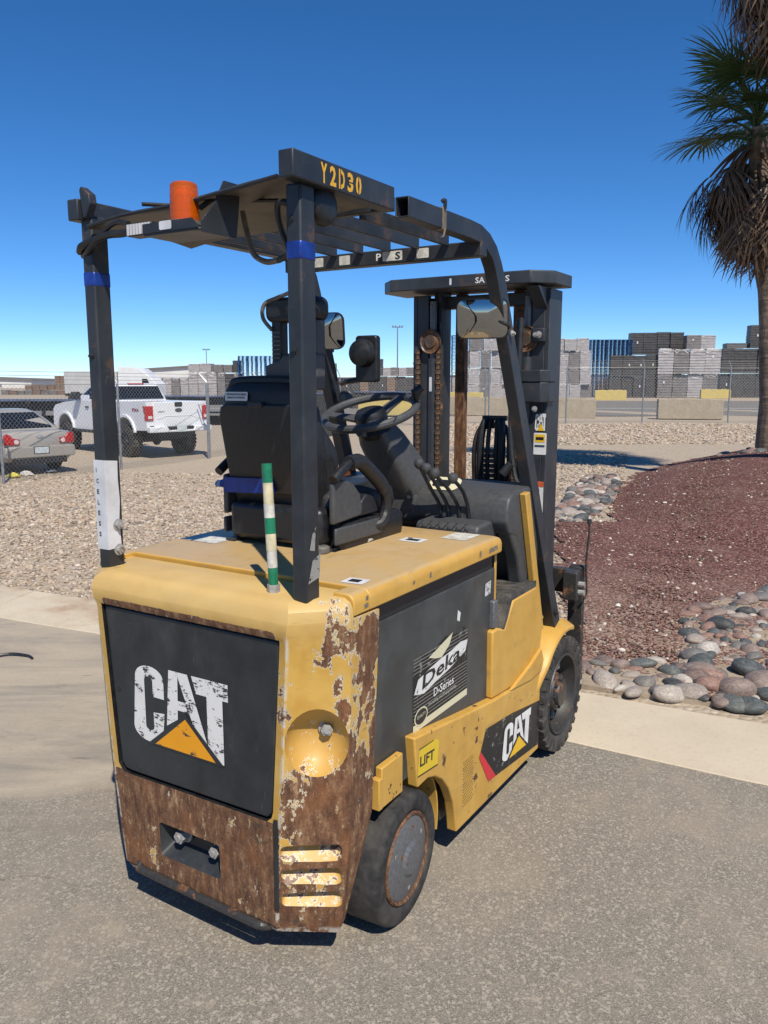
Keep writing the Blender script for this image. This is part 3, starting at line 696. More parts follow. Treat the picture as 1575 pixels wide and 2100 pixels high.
flat([[(.0, 0), (.05, .004), (.052, .052), (.004, .048)]], frame((.4762, .625, .892), (0, 1, 0), (0, 0, 1)), .001).build('torn_label', m_worn_decal('torn_label_paper', (.6, .6, .58), (.055, .058, .058), .8, 45), bat)
flat([[(.0, .01), (.02, 0), (.028, .03), (.006, .045)]], frame((.4762, .40, .852), (0, 1, 0), (0, 0, 1)), .001).build('torn_label', MT['decalwhite2'], bat)
bat2 = MB().box(.470, .4745, .7155, .733, .49, 1.035).build('battery_post', MT['yellow'], FK, .002)

# --- chassis
side = [(.050, .578), (.20, .556), (.35, .533), (.663, .490), (.9, .470), (1.140, .452), (1.140, .104), (.353, .110), (.345, .165), (.328, .235), (.292, .302), (.242, .357), (.19, .390), (.14, .406), (.074, .402)]
for s_ in (-1, 1):
    ch = MB().prism(side, 'x', s_*.470, s_*.510).build('chassis_side', MT['chassis'], FK, .006, 3)
    if s_ == 1: chs = ch
body = MB().box(-.44, .44, .36, 1.18, .13, .46).build('chassis_core', MT['steel'], FK)
for s_ in (-1, 1):
    rg = []
    for a in range(-12, 62, 6):
        rg.append([Vector((s_*x, r*math.cos(R(a)), .205 + r*math.sin(R(a)))) for x, r in ((.22, .285), (.468, .285), (.468, .293), (.22, .293))])
    MB().loft(rg).build('inner_fender', MT['chassis'], FK, smooth=True)
MB().box(-.40, .40, -.10, .10, .30, .43).build('rear_axle_beam', MT['steel'], FK)
MB().cyl((-.42, 0, .205), (.42, 0, .205), .045, 12).build('steer_axle', MT['steel'], FK, smooth=True)
fl = MB().box(.478, .502, -.128, -.006, .425, .553).build('wheel_flap', MT['chassis'], FK, .004)
MB().box(.4775, .506, -.150, -.129, .428, .525).build('flap_hinge', MT['chassis'], fl, .003)
# side decal
Mc = frame((.5103, .53, .10), (0, 1, 0), (0, 0, 1))
flat([[(.055, .305), (.0, .212), (.085, .085), (.60, .028), (.604, .225), (.30, .277)]], Mc, .0008).build('side_decal', MT['decalblack'], chs)
flat([[(.0, .212), (.085, .085), (.155, .077), (.012, .232)]], Mc, .0014).build('side_decal_stripe', MT['decalred'], chs)
Mc2 = frame((.5118, .738, .202), (0, 1, -.07), (0, .07, 1))
cat_logo(chs, Mc2, .285, .150, MT['catyellow'], MT['white'], MT['decalblack'])
Mlf = frame((.5103, .070, .440), (0, 1, -.10), (0, .05, 1))
flat([[(0, 0), (.135, .0), (.138, .085), (.10, .098), (.005, .092)]], Mlf, .0008).build('lift_sticker', MT['liftyellow'], chs)
txt('lettering', chs, 'LIFT', Mlf @ Matrix.Translation((.012, .030, 0)), .095, .034, MT['print'], .0016, .025)
flat([[(.0, .0), (.135, .0), (.135, .004), (.0, .004)]], Mlf, .0016).build('sticker_border', MT['print'], chs)
flat([[(.005, .088), (.10, .093), (.10, .096), (.005, .092)]], Mlf, .0016).build('sticker_border', MT['print'], chs)
vm = []
for r_ in range(17):
    for c_ in range(7):
        y0 = .397 + c_*.0118 + (r_ % 2)*.005; z0 = .185 + r_*.0102
        vm.append([(y0, z0), (y0+.0075, z0-.002), (y0+.0075, z0+.001), (y0, z0+.003)])
v_ = flat(vm, frame((.5103, 0, 0), (0, 1, 0), (0, 0, 1)), .0005).build('vent_holes', m_metal_rust('vent_shadow', (.05, .035, .02), .5), chs); v_['kind'] = 'stuff'

# --- step, front side panel, fender
fs = [(.660, .492), (.656, .755), (.70, .757), (.765, .737), (.808, .785), (.845, .832), (1.095, .832), (1.175, .64), (1.145, .50), (1.1405, .4525), (.9, .4705)]
for s_ in (-1, 1):
    MB().prism(fs, 'x', s_*.455, s_*.4995).build('step_side_panel', MT['yellow'], FK, .008, 3)
    MB().prism([(.735, .695), (.755, .705), (.842, .836), (.842, .8325), (1.09, .8325), (1.09, .858), (.825, .858), (.73, .72)], 'x', s_*.20, s_*.497).build('step_tread', MT['tread'], FK, .003)
    MB().box(min(s_*.450, s_*.494), max(s_*.450, s_*.494), .675, .712, .758, .865).build('battery_latch', MT['hub'], FK, .006)
    rg = []
    for a in range(72, 166, 6):
        fl_ = .535 if a < 140 else .535 - .03*(a-140)/26
        rg.append([Vector((s_*x, 1.40 + r*math.cos(R(a)), .267 + r*math.sin(R(a)))) for x, r in ((.34, .292), (fl_, .292), (fl_, .312), (.49, .335), (.34, .335))])
    MB().loft(rg).build('front_fender', MT['yellow'], FK, .006, 2, ang=40)
    MB().prism([(1.02, .45), (1.14, .454), (1.165, .50), (1.13, .56), (1.0, .52), (.80, .478)], 'x', s_*.498, s_*.516).build('fender_skirt', MT['yellow'], FK, .008, 3)
MB().box(-.45, .45, .72, 1.2, .795, .826).build('floor_plate', MT['tread'], FK)
MB().box(-.44, .44, 1.181, 1.30, .20, .80).build('front_bulkhead', MT['black'], FK)
for s_ in (-1, 1):
    MB().prism([(.955, 1.232), (1.0, 1.238), (1.205, .62), (1.152, .622)], 'x', s_*.466, s_*.494).build('yellow_pillar_strip', MT['yellow'], FK, .004)

# --- overhead guard
guard = empty('overhead_guard'); guard.parent = FK
for s_ in (-1, 1):
    lx = s_*.384
    leg = MB().box(lx-.0235, lx+.0235, -.353, -.292, 1.088, 2.150).build('rear_leg', MT['guard'], guard, .007, 3)
    bolt(leg, (lx-.006, -.353, 1.745), (0, -1, 0), .007, .002, 'bolt', MT['guard']); bolt(leg, (lx-.008, -.353, 2.065), (0, -1, 0), .007, .002, 'bolt', MT['guard'])
    if s_ == 1:
        MB().box(lx-.0247, lx+.0247, -.3543, -.2907, 1.966, 2.016).build('blue_tape_wrap', MT['bluetape'], leg, .007, 2)
        flat([[(0, 0), (.05, .01), (.055, .075), (.02, .06)], [(.008, .09), (.03, .085), (.036, .15), (.02, .13)]], frame((lx+.0237, -.345, 1.14), (0, 1, 0), (0, 0, 1)), .0006).build('worn_paint_patch', m_worn_decal('bare_metal_patch', (.30, .29, .26), (.03, .03, .03), .7, 30), leg)
    else:
        MB().box(lx-.0247, lx+.0247, -.3543, -.2907, 1.946, 1.992).build('blue_tape_wrap', MT['bluetape'], leg, .007, 2)
        MB().box(lx-.0242, lx+.012, -.3546, -.3532, 1.150, 1.430).build('paper_label', MT['paper'], leg)
        MB().prism([(-.3547, 1.150), (-.3547, 1.430), (-.304, 1.425), (-.306, 1.37), (-.302, 1.30), (-.308, 1.24), (-.304, 1.152)], 'x', lx+.0236, lx+.0250).build('paper_label', MT['paper'], leg)
        MB().box(lx+.0115, lx+.0249, -.3549, -.3533, 1.150, 1.430).build('paper_label', MT['paper'], leg)
        for i, c_ in enumerate('ICELESS'):
            txt('lettering', leg, c_, frame((lx-.014, -.3549, 1.392 - i*.0335), (1, 0, 0), (0, 0, 1)), .010 if c_ != 'I' else .003, .014, MT['print'], .0006, .02)
        bolt(leg, (lx+.0235, -.315, 1.225), (1, 0, 0), .014, .012); bolt(leg, (lx+.0235, -.315, 1.145), (1, 0, 0), .014, .012)
    # front pillar: open tube, bend, long raked leg flaring outwards
    rail = [(.4045, .142, 2.176), (.4045, .56, 2.176), (.405, .64, 2.172), (.407, .70, 2.155), (.41, .745, 2.125), (.413, .775, 2.085), (.417, .80, 2.03), (.475, 1.362, .60)]
    P = [Vector((s_*a, b, c)) for a, b, c in rail]
    def rect(i, hw, hh):
        t = (P[min(i+1, len(P)-1)] - P[max(i-1, 0)]); t.x = 0; t.normalize(); nrm = Vector((0, -t.z, t.y))
        return [P[i] + Vector((a*hw, 0, 0)) + nrm*(b*hh) for a, b in ((-1, -1), (1, -1), (1, 1), (-1, 1))]
    inner = rect(0, .019, .025); deep = [p + Vector((0, .12, 0)) for p in inner]
    rings = [deep, inner] + [rect(i, .0235, .030 + (.003 if i > 5 else 0)) for i in range(len(P))]
    fl_ = MB().loft(rings).build('front_pillar', MT['guard'], guard, .004, 2)
    bolt(fl_, (s_*.50, 1.335, .66), (s_, -.05, 0), .011, .002, 'bolt', MT['guard'])
bar = MB().box(.386, .431, -.410, .057, 2.148, 2.2125).build('side_bar', MT['guard'], guard, .004)
Mty = frame((.4312, -.300, 2.1555), (0, 1, 0), (0, 0, 1))
for i, c_ in enumerate('Y2D30'):
    txt('lettering', bar, c_, Mty @ Matrix.Translation((i*.039, 0, 0)), .027, .048, MT['stencil'], .0006, .035)
    if c_ in 'D30': flat([[(.0115, -.002), (.0155, -.002), (.0155, .05), (.0115, .05)]] if c_ == '0' else [[(.006, -.002), (.009, -.002), (.009, .05), (.006, .05)]] if c_ == 'D' else [[(-.001, .0225), (.028, .0225), (.028, .0255), (-.001, .0255)]], Mty @ Matrix.Translation((i*.039, 0, 0)), .0010).build('stencil_gap', MT['guard'], bar)
MB().box(-.431, -.386, -.378, .057, 2.135, 2.195).build('side_bar', MT['guard'], guard, .004)
MB().box(-.42, .42, .050, .078, 2.150, 2.190).build('crossbar', MT['guard'], guard, .003)
fc = MB().box(-.43, .43, .640, .690, 2.098, 2.150).build('crossbar', MT['guard'], guard, .004)
for x_, w_ in ((-.285, .045), (-.165, .05), (.03, .085), (.175, .05)):
    sticker(fc, frame((x_, .6396, 2.108), (1, 0, 0), (0, 0, 1)), w_, .034, MT['whitetape'])
txt('lettering', fc, 'P', frame((.002, .6396, 2.112), (1, 0, 0), (0, 0, 1)), .022, .026, MT['decalwhite2'], .0012, .02)
txt('lettering', fc, 'S', frame((.085, .6396, 2.112), (1, 0, 0), (0, 0, 1)), .022, .026, MT['print'], .0022, .02)
for i in range(6):
    x_ = -.30 + i*.12
    MB().box(x_-.006, x_+.006, .079, .639, 2.140, 2.182).build('slat', MT['guard'], guard, .002)
MB().prism([(-.372, 2.14), (-.360, 2.14), (-.338, 2.178), (-.342, 2.205), (-.375, 2.228), (-.383, 2.218)], 'y', -.372, -.345, Matrix.Identity(4)).build('bracket', MT['guard'], guard, .003)
MB().box(.402, .4325, .352, .376, 2.1415, 2.211).build('rag_tie', MT['corrug'], guard, .003)
MB().tube(bez([(.433, .36, 2.205), (.436, .355, 2.23), (.425, .35, 2.225)], 4), .006, 6).build('rag_knot', MT['hose'], guard, smooth=True)
MB().tube(bez([(.433, .362, 2.145), (.44, .34, 2.12), (.44, .325, 2.115)], 4), .003, 6).build('rag_end', MT['corrug'], guard, smooth=True)
# roof cover plate, arched, between the rear legs
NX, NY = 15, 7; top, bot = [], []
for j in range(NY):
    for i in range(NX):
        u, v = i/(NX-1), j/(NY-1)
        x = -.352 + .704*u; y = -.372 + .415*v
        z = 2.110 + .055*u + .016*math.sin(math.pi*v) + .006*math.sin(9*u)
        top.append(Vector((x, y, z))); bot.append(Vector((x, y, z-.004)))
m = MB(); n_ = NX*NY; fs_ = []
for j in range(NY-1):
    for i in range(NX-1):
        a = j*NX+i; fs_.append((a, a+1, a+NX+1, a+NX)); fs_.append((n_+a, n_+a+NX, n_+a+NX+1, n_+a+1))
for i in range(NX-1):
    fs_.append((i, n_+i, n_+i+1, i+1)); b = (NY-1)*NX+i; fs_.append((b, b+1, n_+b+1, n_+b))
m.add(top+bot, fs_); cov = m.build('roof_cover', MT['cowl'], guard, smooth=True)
MB().tube(bez([(-.35, -.374, 2.112), (-.2, -.375, 2.128), (0, -.375, 2.134), (.2, -.375, 2.150), (.355, -.374, 2.164)], 5), .006, 6).build('cover_rim', MT['guard'], cov, smooth=True)
MB().tube(bez([(-.12, -.374, 2.15), (-.05, -.25, 2.160), (.1, -.2, 2.165), (.34, -.25, 2.13)], 5), .006, 6).build('cable', MT['hose'], cov, smooth=True)
# beacon shelf, beacon, reversing lamp
shf = MB().prism([(-.065, -.425), (.125, -.425), (.150, -.400), (.150, -.30), (-.065, -.30)], 'z', 2.052, 2.060).build('beacon_shelf', MT['guard'], guard, .002)
MB().prism([(-.425, 2.045), (-.425, 2.075), (-.375, 2.125), (-.34, 2.185), (-.28, 2.185), (-.29, 2.10), (-.30, 2.045)], 'x', .146, .152).build('shelf_gusset', MT['guard'], shf)
MB().prism([(-.065, 2.058), (-.065, 2.083), (.115, 2.083), (.140, 2.058)], 'y', -.428, -.423).build('shelf_lip', MT['guard'], shf)
sticker(shf, frame((-.0, -.4285, 2.062), (1, 0, 0), (0, 0, 1)), .045, .022, MT['paper'])
Bx, By = .040, -.375
bc = MB().lathe([(.043, 2.060), (.043, 2.078), (.040, 2.082)], 32, Matrix.Translation((Bx, By, 0))).build('beacon_base', MT['black'], guard, smooth=True)
pr = [(.0392, 2.088)]
for i in range(5): pr += [(.0392 - i*.0006, 2.090 + i*.0175), (.0391 - i*.0006, 2.1045 + i*.0175), (.0387 - i*.0006, 2.106 + i*.0175)]
pr += [(.0355, 2.180), (.030, 2.185), (.018, 2.188)]
MB().lathe([(.043, 2.070), (.0425, 2.0875)], 36, Matrix.Translation((Bx, By, 0))).build('beacon_collar', MT['hosegrey'], bc, smooth=True)
MB().lathe(pr, 36, Matrix.Translation((Bx, By, 0))).build('beacon_lens', MT['amber'], bc, smooth=True)
MB().lathe([(.020, 2.084), (.022, 2.11), (.022, 2.155), (.012, 2.172)], 20, Matrix.Translation((Bx, By, 0))).build('beacon_core', MT['ambercore'], bc, smooth=True)
lamp = MB().box(-.135, -.040, -.420, -.375, 2.058, 2.092).build('reversing_lamp', MT['black'], guard, .004)
for i in range(8): MB().box(-.132+i*.0115, -.1245+i*.0115, -.4225, -.420, 2.061, 2.089).build('lens_rib', MT['paper'], lamp)
MB().tube(bez([(-.12, -.39, 2.09), (-.18, -.385, 2.078), (-.26, -.375, 2.082), (-.33, -.366, 2.075), (-.39, -.366, 2.062), (-.42, -.35, 2.05)], 5), .011, 8).build('cable_bundle', MT['hose'], guard, smooth=True)
MB().tube(bez([(-.16, -.39, 2.10), (-.22, -.382, 2.11), (-.30, -.372, 2.085), (-.36, -.366, 2.05), (-.425, -.335, 2.04)], 5), .008, 8).build('cable_bundle', MT['hose'], guard, smooth=True)
MB().tube(bez([(.08, -.36, 2.12), (.11, -.33, 2.15), (.15, -.30, 2.165)], 4), .007, 8).build('beacon_cable', MT['hose'], guard, smooth=True)
MB().tube(bez([(.355, -.315, 2.105), (.325, -.33, 2.115), (.31, -.32, 2.09), (.305, -.30, 2.05), (.315, -.285, 2.00), (.27, -.27, 1.985)], 6), .008, 8).build('cable', MT['hose'], guard, smooth=True)
MB().tube(bez([(.27, -.27, 1.985), (.20, -.24, 1.99), (.14, -.22, 2.02), (.10, -.20, 2.09), (.08, -.19, 2.14)], 6), .008, 8).build('conduit', MT['corrug'], guard, smooth=True)
Mh = frame((.375, -.235, 2.115), (0, 1, 0), (0, 0, 1))
hn = MB().lathe([(.030, -.02), (.050, 0), (.052, .018), (.046, .028), (.030, .034)], 28, Mh).build('alarm_horn', MT['black'], guard, smooth=True, ang=50)
# tube from leg to headrest
MB().tube(bez([(.36, -.29, 2.00), (.20, -.10, 1.955), (.02, .10, 1.952), (-.09, .168, 1.945), (-.145, .165, 1.925), (-.152, .165, 1.88), (-.12, .172, 1.84)], 6), .007, 8).build('cable', MT['hosegrey'], guard, smooth=True)

# --- marker pole
pole = MB().cyl((.266, -.316, 1.090), (.266, -.316, 1.116), .018, 6).build('marker_pole', MT['bolt'], FK)
A, B = Vector((.266, -.316, 1.112)), Vector((.240, -.303, 1.448))
segs = [(0, .15, 'greentape', .0135), (.15, .29, 'whitetape', .0140), (.29, .43, 'creamtape', .0145), (.43, .56, 'greentape', .0150), (.56, .67, 'whitetape', .0148), (.67, .845, 'creamtape', .0140), (.845, 1.0, 'greentape', .0142)]
for a, b, mt, r_ in segs: MB().cyl(A.lerp(B, a), A.lerp(B, b), r_, 14).build('tape_band', MT[mt], pole, smooth=True, ang=50)

# --- seat
def rbox(rings, name, mat, parent, bevel=0, sub=1, n=3):
    """rings: (z, x0, x1, y0, y1, r)"""
    m = MB(); m.loft([[Vector((p[0], p[1], z)) for p in rrect(x0, x1, y0, y1, r, n)] for z, x0, x1, y0, y1, r in rings])
    return m.build(name, mat, parent, bevel, smooth=True, ang=50)
seat = rbox([(1.108, -.24, .235, .09, .50, .02), (1.14, -.25, .245, .085, .50, .03), (1.185, -.25, .245, .085, .50, .03), (1.20, -.235, .23, .10, .49, .03)], 'seat', MT['black'], FK)
rbox([(1.20, -.22, .20, .10, .49, .03), (1.235, -.235, .215, .095, .505, .05), (1.285, -.23, .21, .10, .50, .06), (1.308, -.20, .18, .13, .47, .06)], 'cushion', MT['cloth'], seat)
bk = rbox([(1.24, -.232, .222, .075, .16, .03), (1.30, -.245, .232, .055, .165, .035), (1.45, -.25, .236, .025, .15, .04), (1.58, -.243, .228, .005, .12, .04), (1.635, -.215, .20, .0, .10, .045), (1.662, -.17, .155, .012, .08, .03), (1.670, -.13, .115, .03, .065, .015)], 'backrest', MT['cloth'], seat)
sh = MB()
shell = [(-.215, 1.29), (.20, 1.29), (.215, 1.55), (.205, 1.585), (.175, 1.598), (-.18, 1.598), (-.215, 1.585), (-.228, 1.55)]
def ysh(z): return .060 - (z-1.30)*.19 if z < 1.45 else .0315 - (z-1.45)*.16
sh.loft([[Vector((a, ysh(b)-.004, b)) for a, b in shell], [Vector((a, ysh(b)-.018, b)) for a, b in shell], [Vector((a*.96, ysh(b)-.024, 1.445 + (b-1.445)*.97)) for a, b in shell]])
sh.build('back_pocket', MT['black'], bk, .006, 3, ang=40)
MB().prism(rrect(-.045, .03, 1.585, 1.606, .01), 'y', -.024, -.005).build('pocket_grip', MT['print'], bk, .003)
Ml_ = frame((-.185, -.0075, 1.608), (1, 0, 0), (0, .12, 1))
sticker(bk, Ml_, .125, .030, MT['paper'])
txt('lettering', bk, 'OPERATION & MAINTENANCE MANUAL', Ml_ @ Matrix.Translation((.006, .018, 0)), .113, .007, MT['print'], .0022, .02)
txt('lettering', bk, 'IN MANUAL POCKET BEHIND SEAT', Ml_ @ Matrix.Translation((.012, .007, 0)), .10, .007, MT['print'], .0022, .02)
MB().tube(bez([(-.225, .04, 1.60), (-.20, .045, 1.648), (-.15, .045, 1.672), (.13, .045, 1.672), (.19, .045, 1.648), (.215, .04, 1.60)], 5), [.018]*26, 10).build('top_roll', MT['cloth'], bk, smooth=True)
# side bolster with creases
for s_ in (-1, 1):
    pts = [(s_*.185, .13, 1.27), (s_*.19, .165, 1.32), (s_*.19, .165, 1.40), (s_*.185, .135, 1.46), (s_*.175, .10, 1.52)]
    MB().tube(bez(pts, 5), [.03 + .028*math.sin(math.pi*(i+2)/24) for i in range(21)], 12).build('bolster', MT['cloth'], bk, smooth=True)
MB().prism([(-.238, 1.285), (-.238, 1.338), (.03, 1.345), (.05, 1.30), (-.05, 1.292)], 'y', .020, .030, Matrix.Translation((0, .0, 0))).build('blue_tape_strip', MT['bluetape'], bk)
m = MB(); m.loft([[Vector((-.235, .026, 1.335)), Vector((-.235, .024, 1.30))], [Vector((-.27, .03, 1.325)), Vector((-.265, .02, 1.303))], [Vector((-.30, .045, 1.325)), Vector((-.31, .04, 1.298))], [Vector((-.325, .05, 1.308)), Vector((-.32, .055, 1.292))]], False, False)
m.build('blue_tape_tail', MT['bluetape'], bk)
# headrest frame: pads above and below, ribbed post, slot
hd = MB().prism(rrect(-.165, .06, 1.868, 1.950, .03) , 'y', .07, .135).build('headrest', MT['black'], seat, .012, 3)
hp = MB().prism([(-.158, 1.645), (.06, 1.645), (.06, 1.765), (-.075, 1.765), (-.095, 1.745), (-.158, 1.725)], 'y', .055, .11).build('headrest_base', MT['plastic'], hd, .01, 3)
MB().box(-.140, -.100, .075, .115, 1.72, 1.875).build('headrest_post', MT['black'], hd, .004)
for i in range(8): MB().box(-.137, -.103, .0715, .0748, 1.735+i*.014, 1.739+i*.014).build('post_rib', MT['hosegrey'], hd)
MB().box(-.058, .055, .07, .115, 1.76, 1.872).build('headrest_plate', MT['plastic'], hd, .004)
bolt(hp, (-.115, .055, 1.665), (0, -1, 0), .008, .003)
seat.location = (-.09, .10, -.004); hd.location = (.105, 0, 0); bk.scale = (.80, .92, 1); bk.location = (-.03, 0, 0)
# hip restraints, side covers, belt buckle, slide lever
for s_ in (-1, 1):
    X = .247*s_ - (.006 if s_ < 0 else 0)
    ar = MB().tube(bez([(X, .03, 1.355), (X, .08, 1.385), (X, .13, 1.405)], 5), .017, 10).build('hip_restraint', MT['black'], seat, smooth=True)
    MB().tube(bez([(X, .12, 1.402), (X, .18, 1.405), (X, .25, 1.365), (X+s_*.004, .315, 1.315), (X+s_*.004, .335, 1.29)], 5), .026, 12).build('foam_grip', MT['cloth'], ar, smooth=True)
    MB().tube(bez([(X+s_*.004, .325, 1.30), (X+s_*.004, .352, 1.255), (X, .350, 1.205), (X, .315, 1.17), (X-s_*.03, .28, 1.165)], 5), .019, 10).build('restraint_leg', MT['cloth'], ar, smooth=True)
    cv = [(.035, 1.205), (.035, 1.345), (.09, 1.352), (.15, 1.335), (.195, 1.295), (.21, 1.25), (.205, 1.215)]
    MB().prism(cv, 'x', s_*.222, s_*.243).build('recliner_cover', MT['plastic'], seat, .008, 3)
    MB().prism([(.21, 1.21), (.215, 1.26), (.25, 1.285), (.30, 1.27), (.33, 1.21)], 'x', s_*.20, s_*.235).build('side_trim', MT['black'], seat, .008, 3)
    MB().box(min(s_*.236, s_*.249), max(s_*.236, s_*.249), .04, .33, 1.135, 1.192).build('suspension_rail', MT['plastic'], seat, .006)
    MB().box(s_*.20-.02, s_*.20+.02, .02, .50, 1.1065, 1.120).build('slide_rail', MT['steel'], seat)
MB().box(.205, .235, .105, .15, 1.36, 1.39, Matrix.Rotation(.0, 4, 'X')).build('belt_buckle', MT['orangebuckle'], seat, .005)
MB().tube(bez([(.235, .345, 1.205), (.235, .375, 1.205), (.225, .40, 1.18), (.22, .385, 1.15), (.225, .33, 1.125), (.235, .25, 1.118)], 6), .008, 8).build('slide_lever', MT['whitetape'], seat, smooth=True)
MB().prism(rrect(.13, .225, .0, .05, .02), 'z', 1.106, 1.135).build('rear_cushion_stop', MT['hosegrey'], seat, .008)
MB().box(-.20, .20, .02, .09, 1.125, 1.255).build('suspension_bellows', MT['black'], seat, .02)

# --- steering column, wheel, dash console, levers
colm = MB()
def colr(c, hx, hy, tilt):
    t = Vector((0, math.sin(tilt), math.cos(tilt))); n2 = Vector((0, math.cos(tilt), -math.sin(tilt)))
    return [Vector(c) + Vector((a, 0, 0)) + n2*b for a, b in rrect(-hx, hx, -hy, hy, min(hx, hy)*.45, 3)]
colm.loft([colr((-.080, .765, 1.485), .066, .056, -.4), colr((-.072, .80, 1.435), .080, .070, -.45), colr((-.045, .86, 1.34), .088, .085, -.45), colr((-.035, .93, 1.24), .105, .10, -.35), colr((-.03, .99, 1.15), .12, .11, -.2), colr((-.03, 1.02, 1.04), .12, .10, 0)])
column = colm.build('steering_column', MT['plastic'], FK, smooth=True, ang=40)
MB().prism(rrect(-.10, .07, 1.10, 1.235, .03), 'y', .845, .93, Matrix.Translation((-.005, 0, 0))).build('column_shroud', MT['plastic'], column, .02, 4)
for x_ in (-.075, .03): bolt(column, (x_, .845, 1.205), (0, -1, 0), .008, .002)
bolt(column, (-.095, .78, 1.40), (0, -1, 0), .008, .002)
wc = Vector((-.085, .730, 1.548)); Mw = frame(wc, (1, 0, 0), (0, math.cos(R(19)), math.sin(R(19))))
wm = MB(); rings = []
for k in range(41):
    a = 2*math.pi*k/40; c = Vector((math.cos(a), math.sin(a), 0))
    rings.append([Mw @ (c*(.186 + .0165*math.cos(b)) + Vector((0, 0, .0165*math.sin(b)))) for b in [2*math.pi*i/10 for i in range(10)]])
wm.loft(rings, False); sw = wm.build('steering_wheel', MT['plastic'], FK, smooth=True)
for a in (75, 195, 315):
    c = Vector((math.cos(R(a)), math.sin(R(a)), 0)); t = Vector((-c.y, c.x, 0))
    k = MB(); k.loft([[Mw @ (c*r_ + t*(w_*q) + Vector((0, 0, h_ + e))) for q, e in ((-1, -.008), (1, -.008), (1, .008), (-1, .008))] for r_, w_, h_ in ((.03, .035, -.03), (.10, .024, -.015), (.175, .02, 0))])
    k.build('spoke', MT['plastic'], sw, .004)
MB().lathe([(.052, -.06), (.066, -.045), (.066, -.012), (.055, .008), (.02, .014)], 24, Mw).build('wheel_hub', MT['black'], sw, smooth=True, ang=40)
MB().lathe([(.062, -.10), (.075, -.075), (.06, -.055)], 20, Mw).build('column_boot', MT['black'], sw, smooth=True, ang=50)
kn = Mw @ Vector((.165, .09, .02))
MB().tube([kn, kn + Vector((0, -.005, .03)), kn + Vector((.02, .01, .05))], [.012, .02, .016], 12).build('spinner_knob', MT['black'], sw, smooth=True)
dash = MB()
dp = [(.870, 1.085), (.845, 1.13), (.848, 1.18), (.868, 1.222), (.91, 1.246), (1.16, 1.252), (1.19, 1.23), (1.19, .85), (1.08, .85), (1.0, 1.00), (.95, 1.06)]
rg = []
for x_, f_ in ((-.455, .0), (-.43, 1.), (.40, 1.), (.45, .9), (.465, .55)):
    rg.append([Vector((x_, 1.0 + (a-1.0)*(.93+.07*f_), 1.1 + (b-1.1)*(.95+.05*f_))) for a, b in dp])
dash.loft(rg); dsh = dash.build('dash_console', MT['plastic'], FK, .008, 3, ang=40)
boolean(dsh, [MB().cyl((.352, 1.06, 1.19), (.352, 1.06, 1.4), .043, 24).build('c', None)])
bvd = dsh.modifiers.new('b', 'BEVEL'); bvd.width = .006; bvd.segments = 2; bvd.limit_method = 'ANGLE'; dsh.data.shade_smooth(); dsh.data.set_sharp_from_angle(angle=R(38))
for s_ in (-1, 1):
    MB().prism([(.87, 1.10), (.90, 1.06), (.965, .98), (1.0, .90), (1.02, .84), (1.15, .84), (1.02, 1.10)], 'x', s_*.40, s_*.462).build('console_side', MT['plastic'], dsh, .012, 3)
flat([rrect(0, .14, 0, .085, .03)], frame((.085, .884, 1.232), (1, 0, 0), (0, .86, .5)), .004).build('display_bezel', MT['decalcream'], dsh)
flat([rrect(.02, .10, .02, .065, .01)], frame((.085, .884, 1.232), (1, 0, 0), (0, .86, .5)), .006).build('display', MT['black'], dsh)
con = MB().prism([(.735, 1.075), (.715, 1.10), (.73, 1.130), (.86, 1.135), (.90, 1.10), (.90, 1.06)], 'x', .13, .40).build('lever_housing', MT['plastic'], FK, .012, 3)
MB().box(.14, .36, .70, .735, 1.075, 1.112).build('lever_cable_bracket', MT['black'], con, .006)
for i in range(6): MB().tube([(.155 + i*.037, .698, 1.088), (.155+i*.037, .71, 1.106), (.155+i*.037, .745, 1.125)], .009, 8).build('lever_boot', MT['black'], con, smooth=True)
for i, (tx_, ty_, tz_, bx_) in enumerate(((.130, .748, 1.352, .180), (.168, .738, 1.336, .215), (.208, .732, 1.320, .262), (.285, .735, 1.306, .305))):
    lv = MB().tube(bez([(bx_, .845, 1.13), (bx_-.005, .84, 1.18), (bx_ + (tx_-bx_)*.5, .80, 1.25), (tx_, ty_, tz_-.005)], 4), .0075, 8).build('control_lever', MT['black'], con, smooth=True)
    MB().lathe([(.006, -.022), (.017, -.012), (.021, .002), (.017, .014), (.006, .02)], 18, Matrix.Translation((tx_, ty_, tz_))).build('lever_knob', MT['plastic'], lv, smooth=True)

# --- wheels
def wheel(name, c, r, wd, rim, s_, steer=0, tread=0):
    M0 = Matrix.Translation(c) @ Matrix.Rotation(steer, 4, 'Z') @ frame((0, 0, 0), (0, 1, 0), (0, 0, 1))   # local z = +x
    if s_ < 0: M0 = Matrix.Translation(c) @ Matrix.Rotation(steer, 4, 'Z') @ frame((0, 0, 0), (0, -1, 0), (0, 0, 1))
    tm = MB(); q = .012
    prof = [(rim, -wd+.01), (r-.03, -wd), (r-q, -wd+.004), (r, -wd+.018), (r, -.018), (r-.004, -.009), (r-q, -.003), (r-.035, 0), (rim+.012, -.002), (rim, -.012)]
    tm.lathe(prof, 64, M0, True)
    ty = tm.build(name, MT['rubber'], FK, smooth=True, ang=40)
    if tread:
        for i in range(tread):
            a = 360*i/tread
            k = MB(); Mk = M0 @ Matrix.Rotation(R(a), 4, 'Z')
            k.loft([[Mk @ Vector((rr, t_, z_)) for rr, t_ in ((r-.045 if z_ > -.01 else r-.008, -w2), (r+.002, -w2), (r+.002, w2), (r-.045 if z_ > -.01 else r-.008, w2))] for z_, w2 in ((-wd*.45, .022), (-.02, .021), (.0015, .014))])
            k.build('tread_block', MT['rubber'], ty, .003)
    return ty, M0
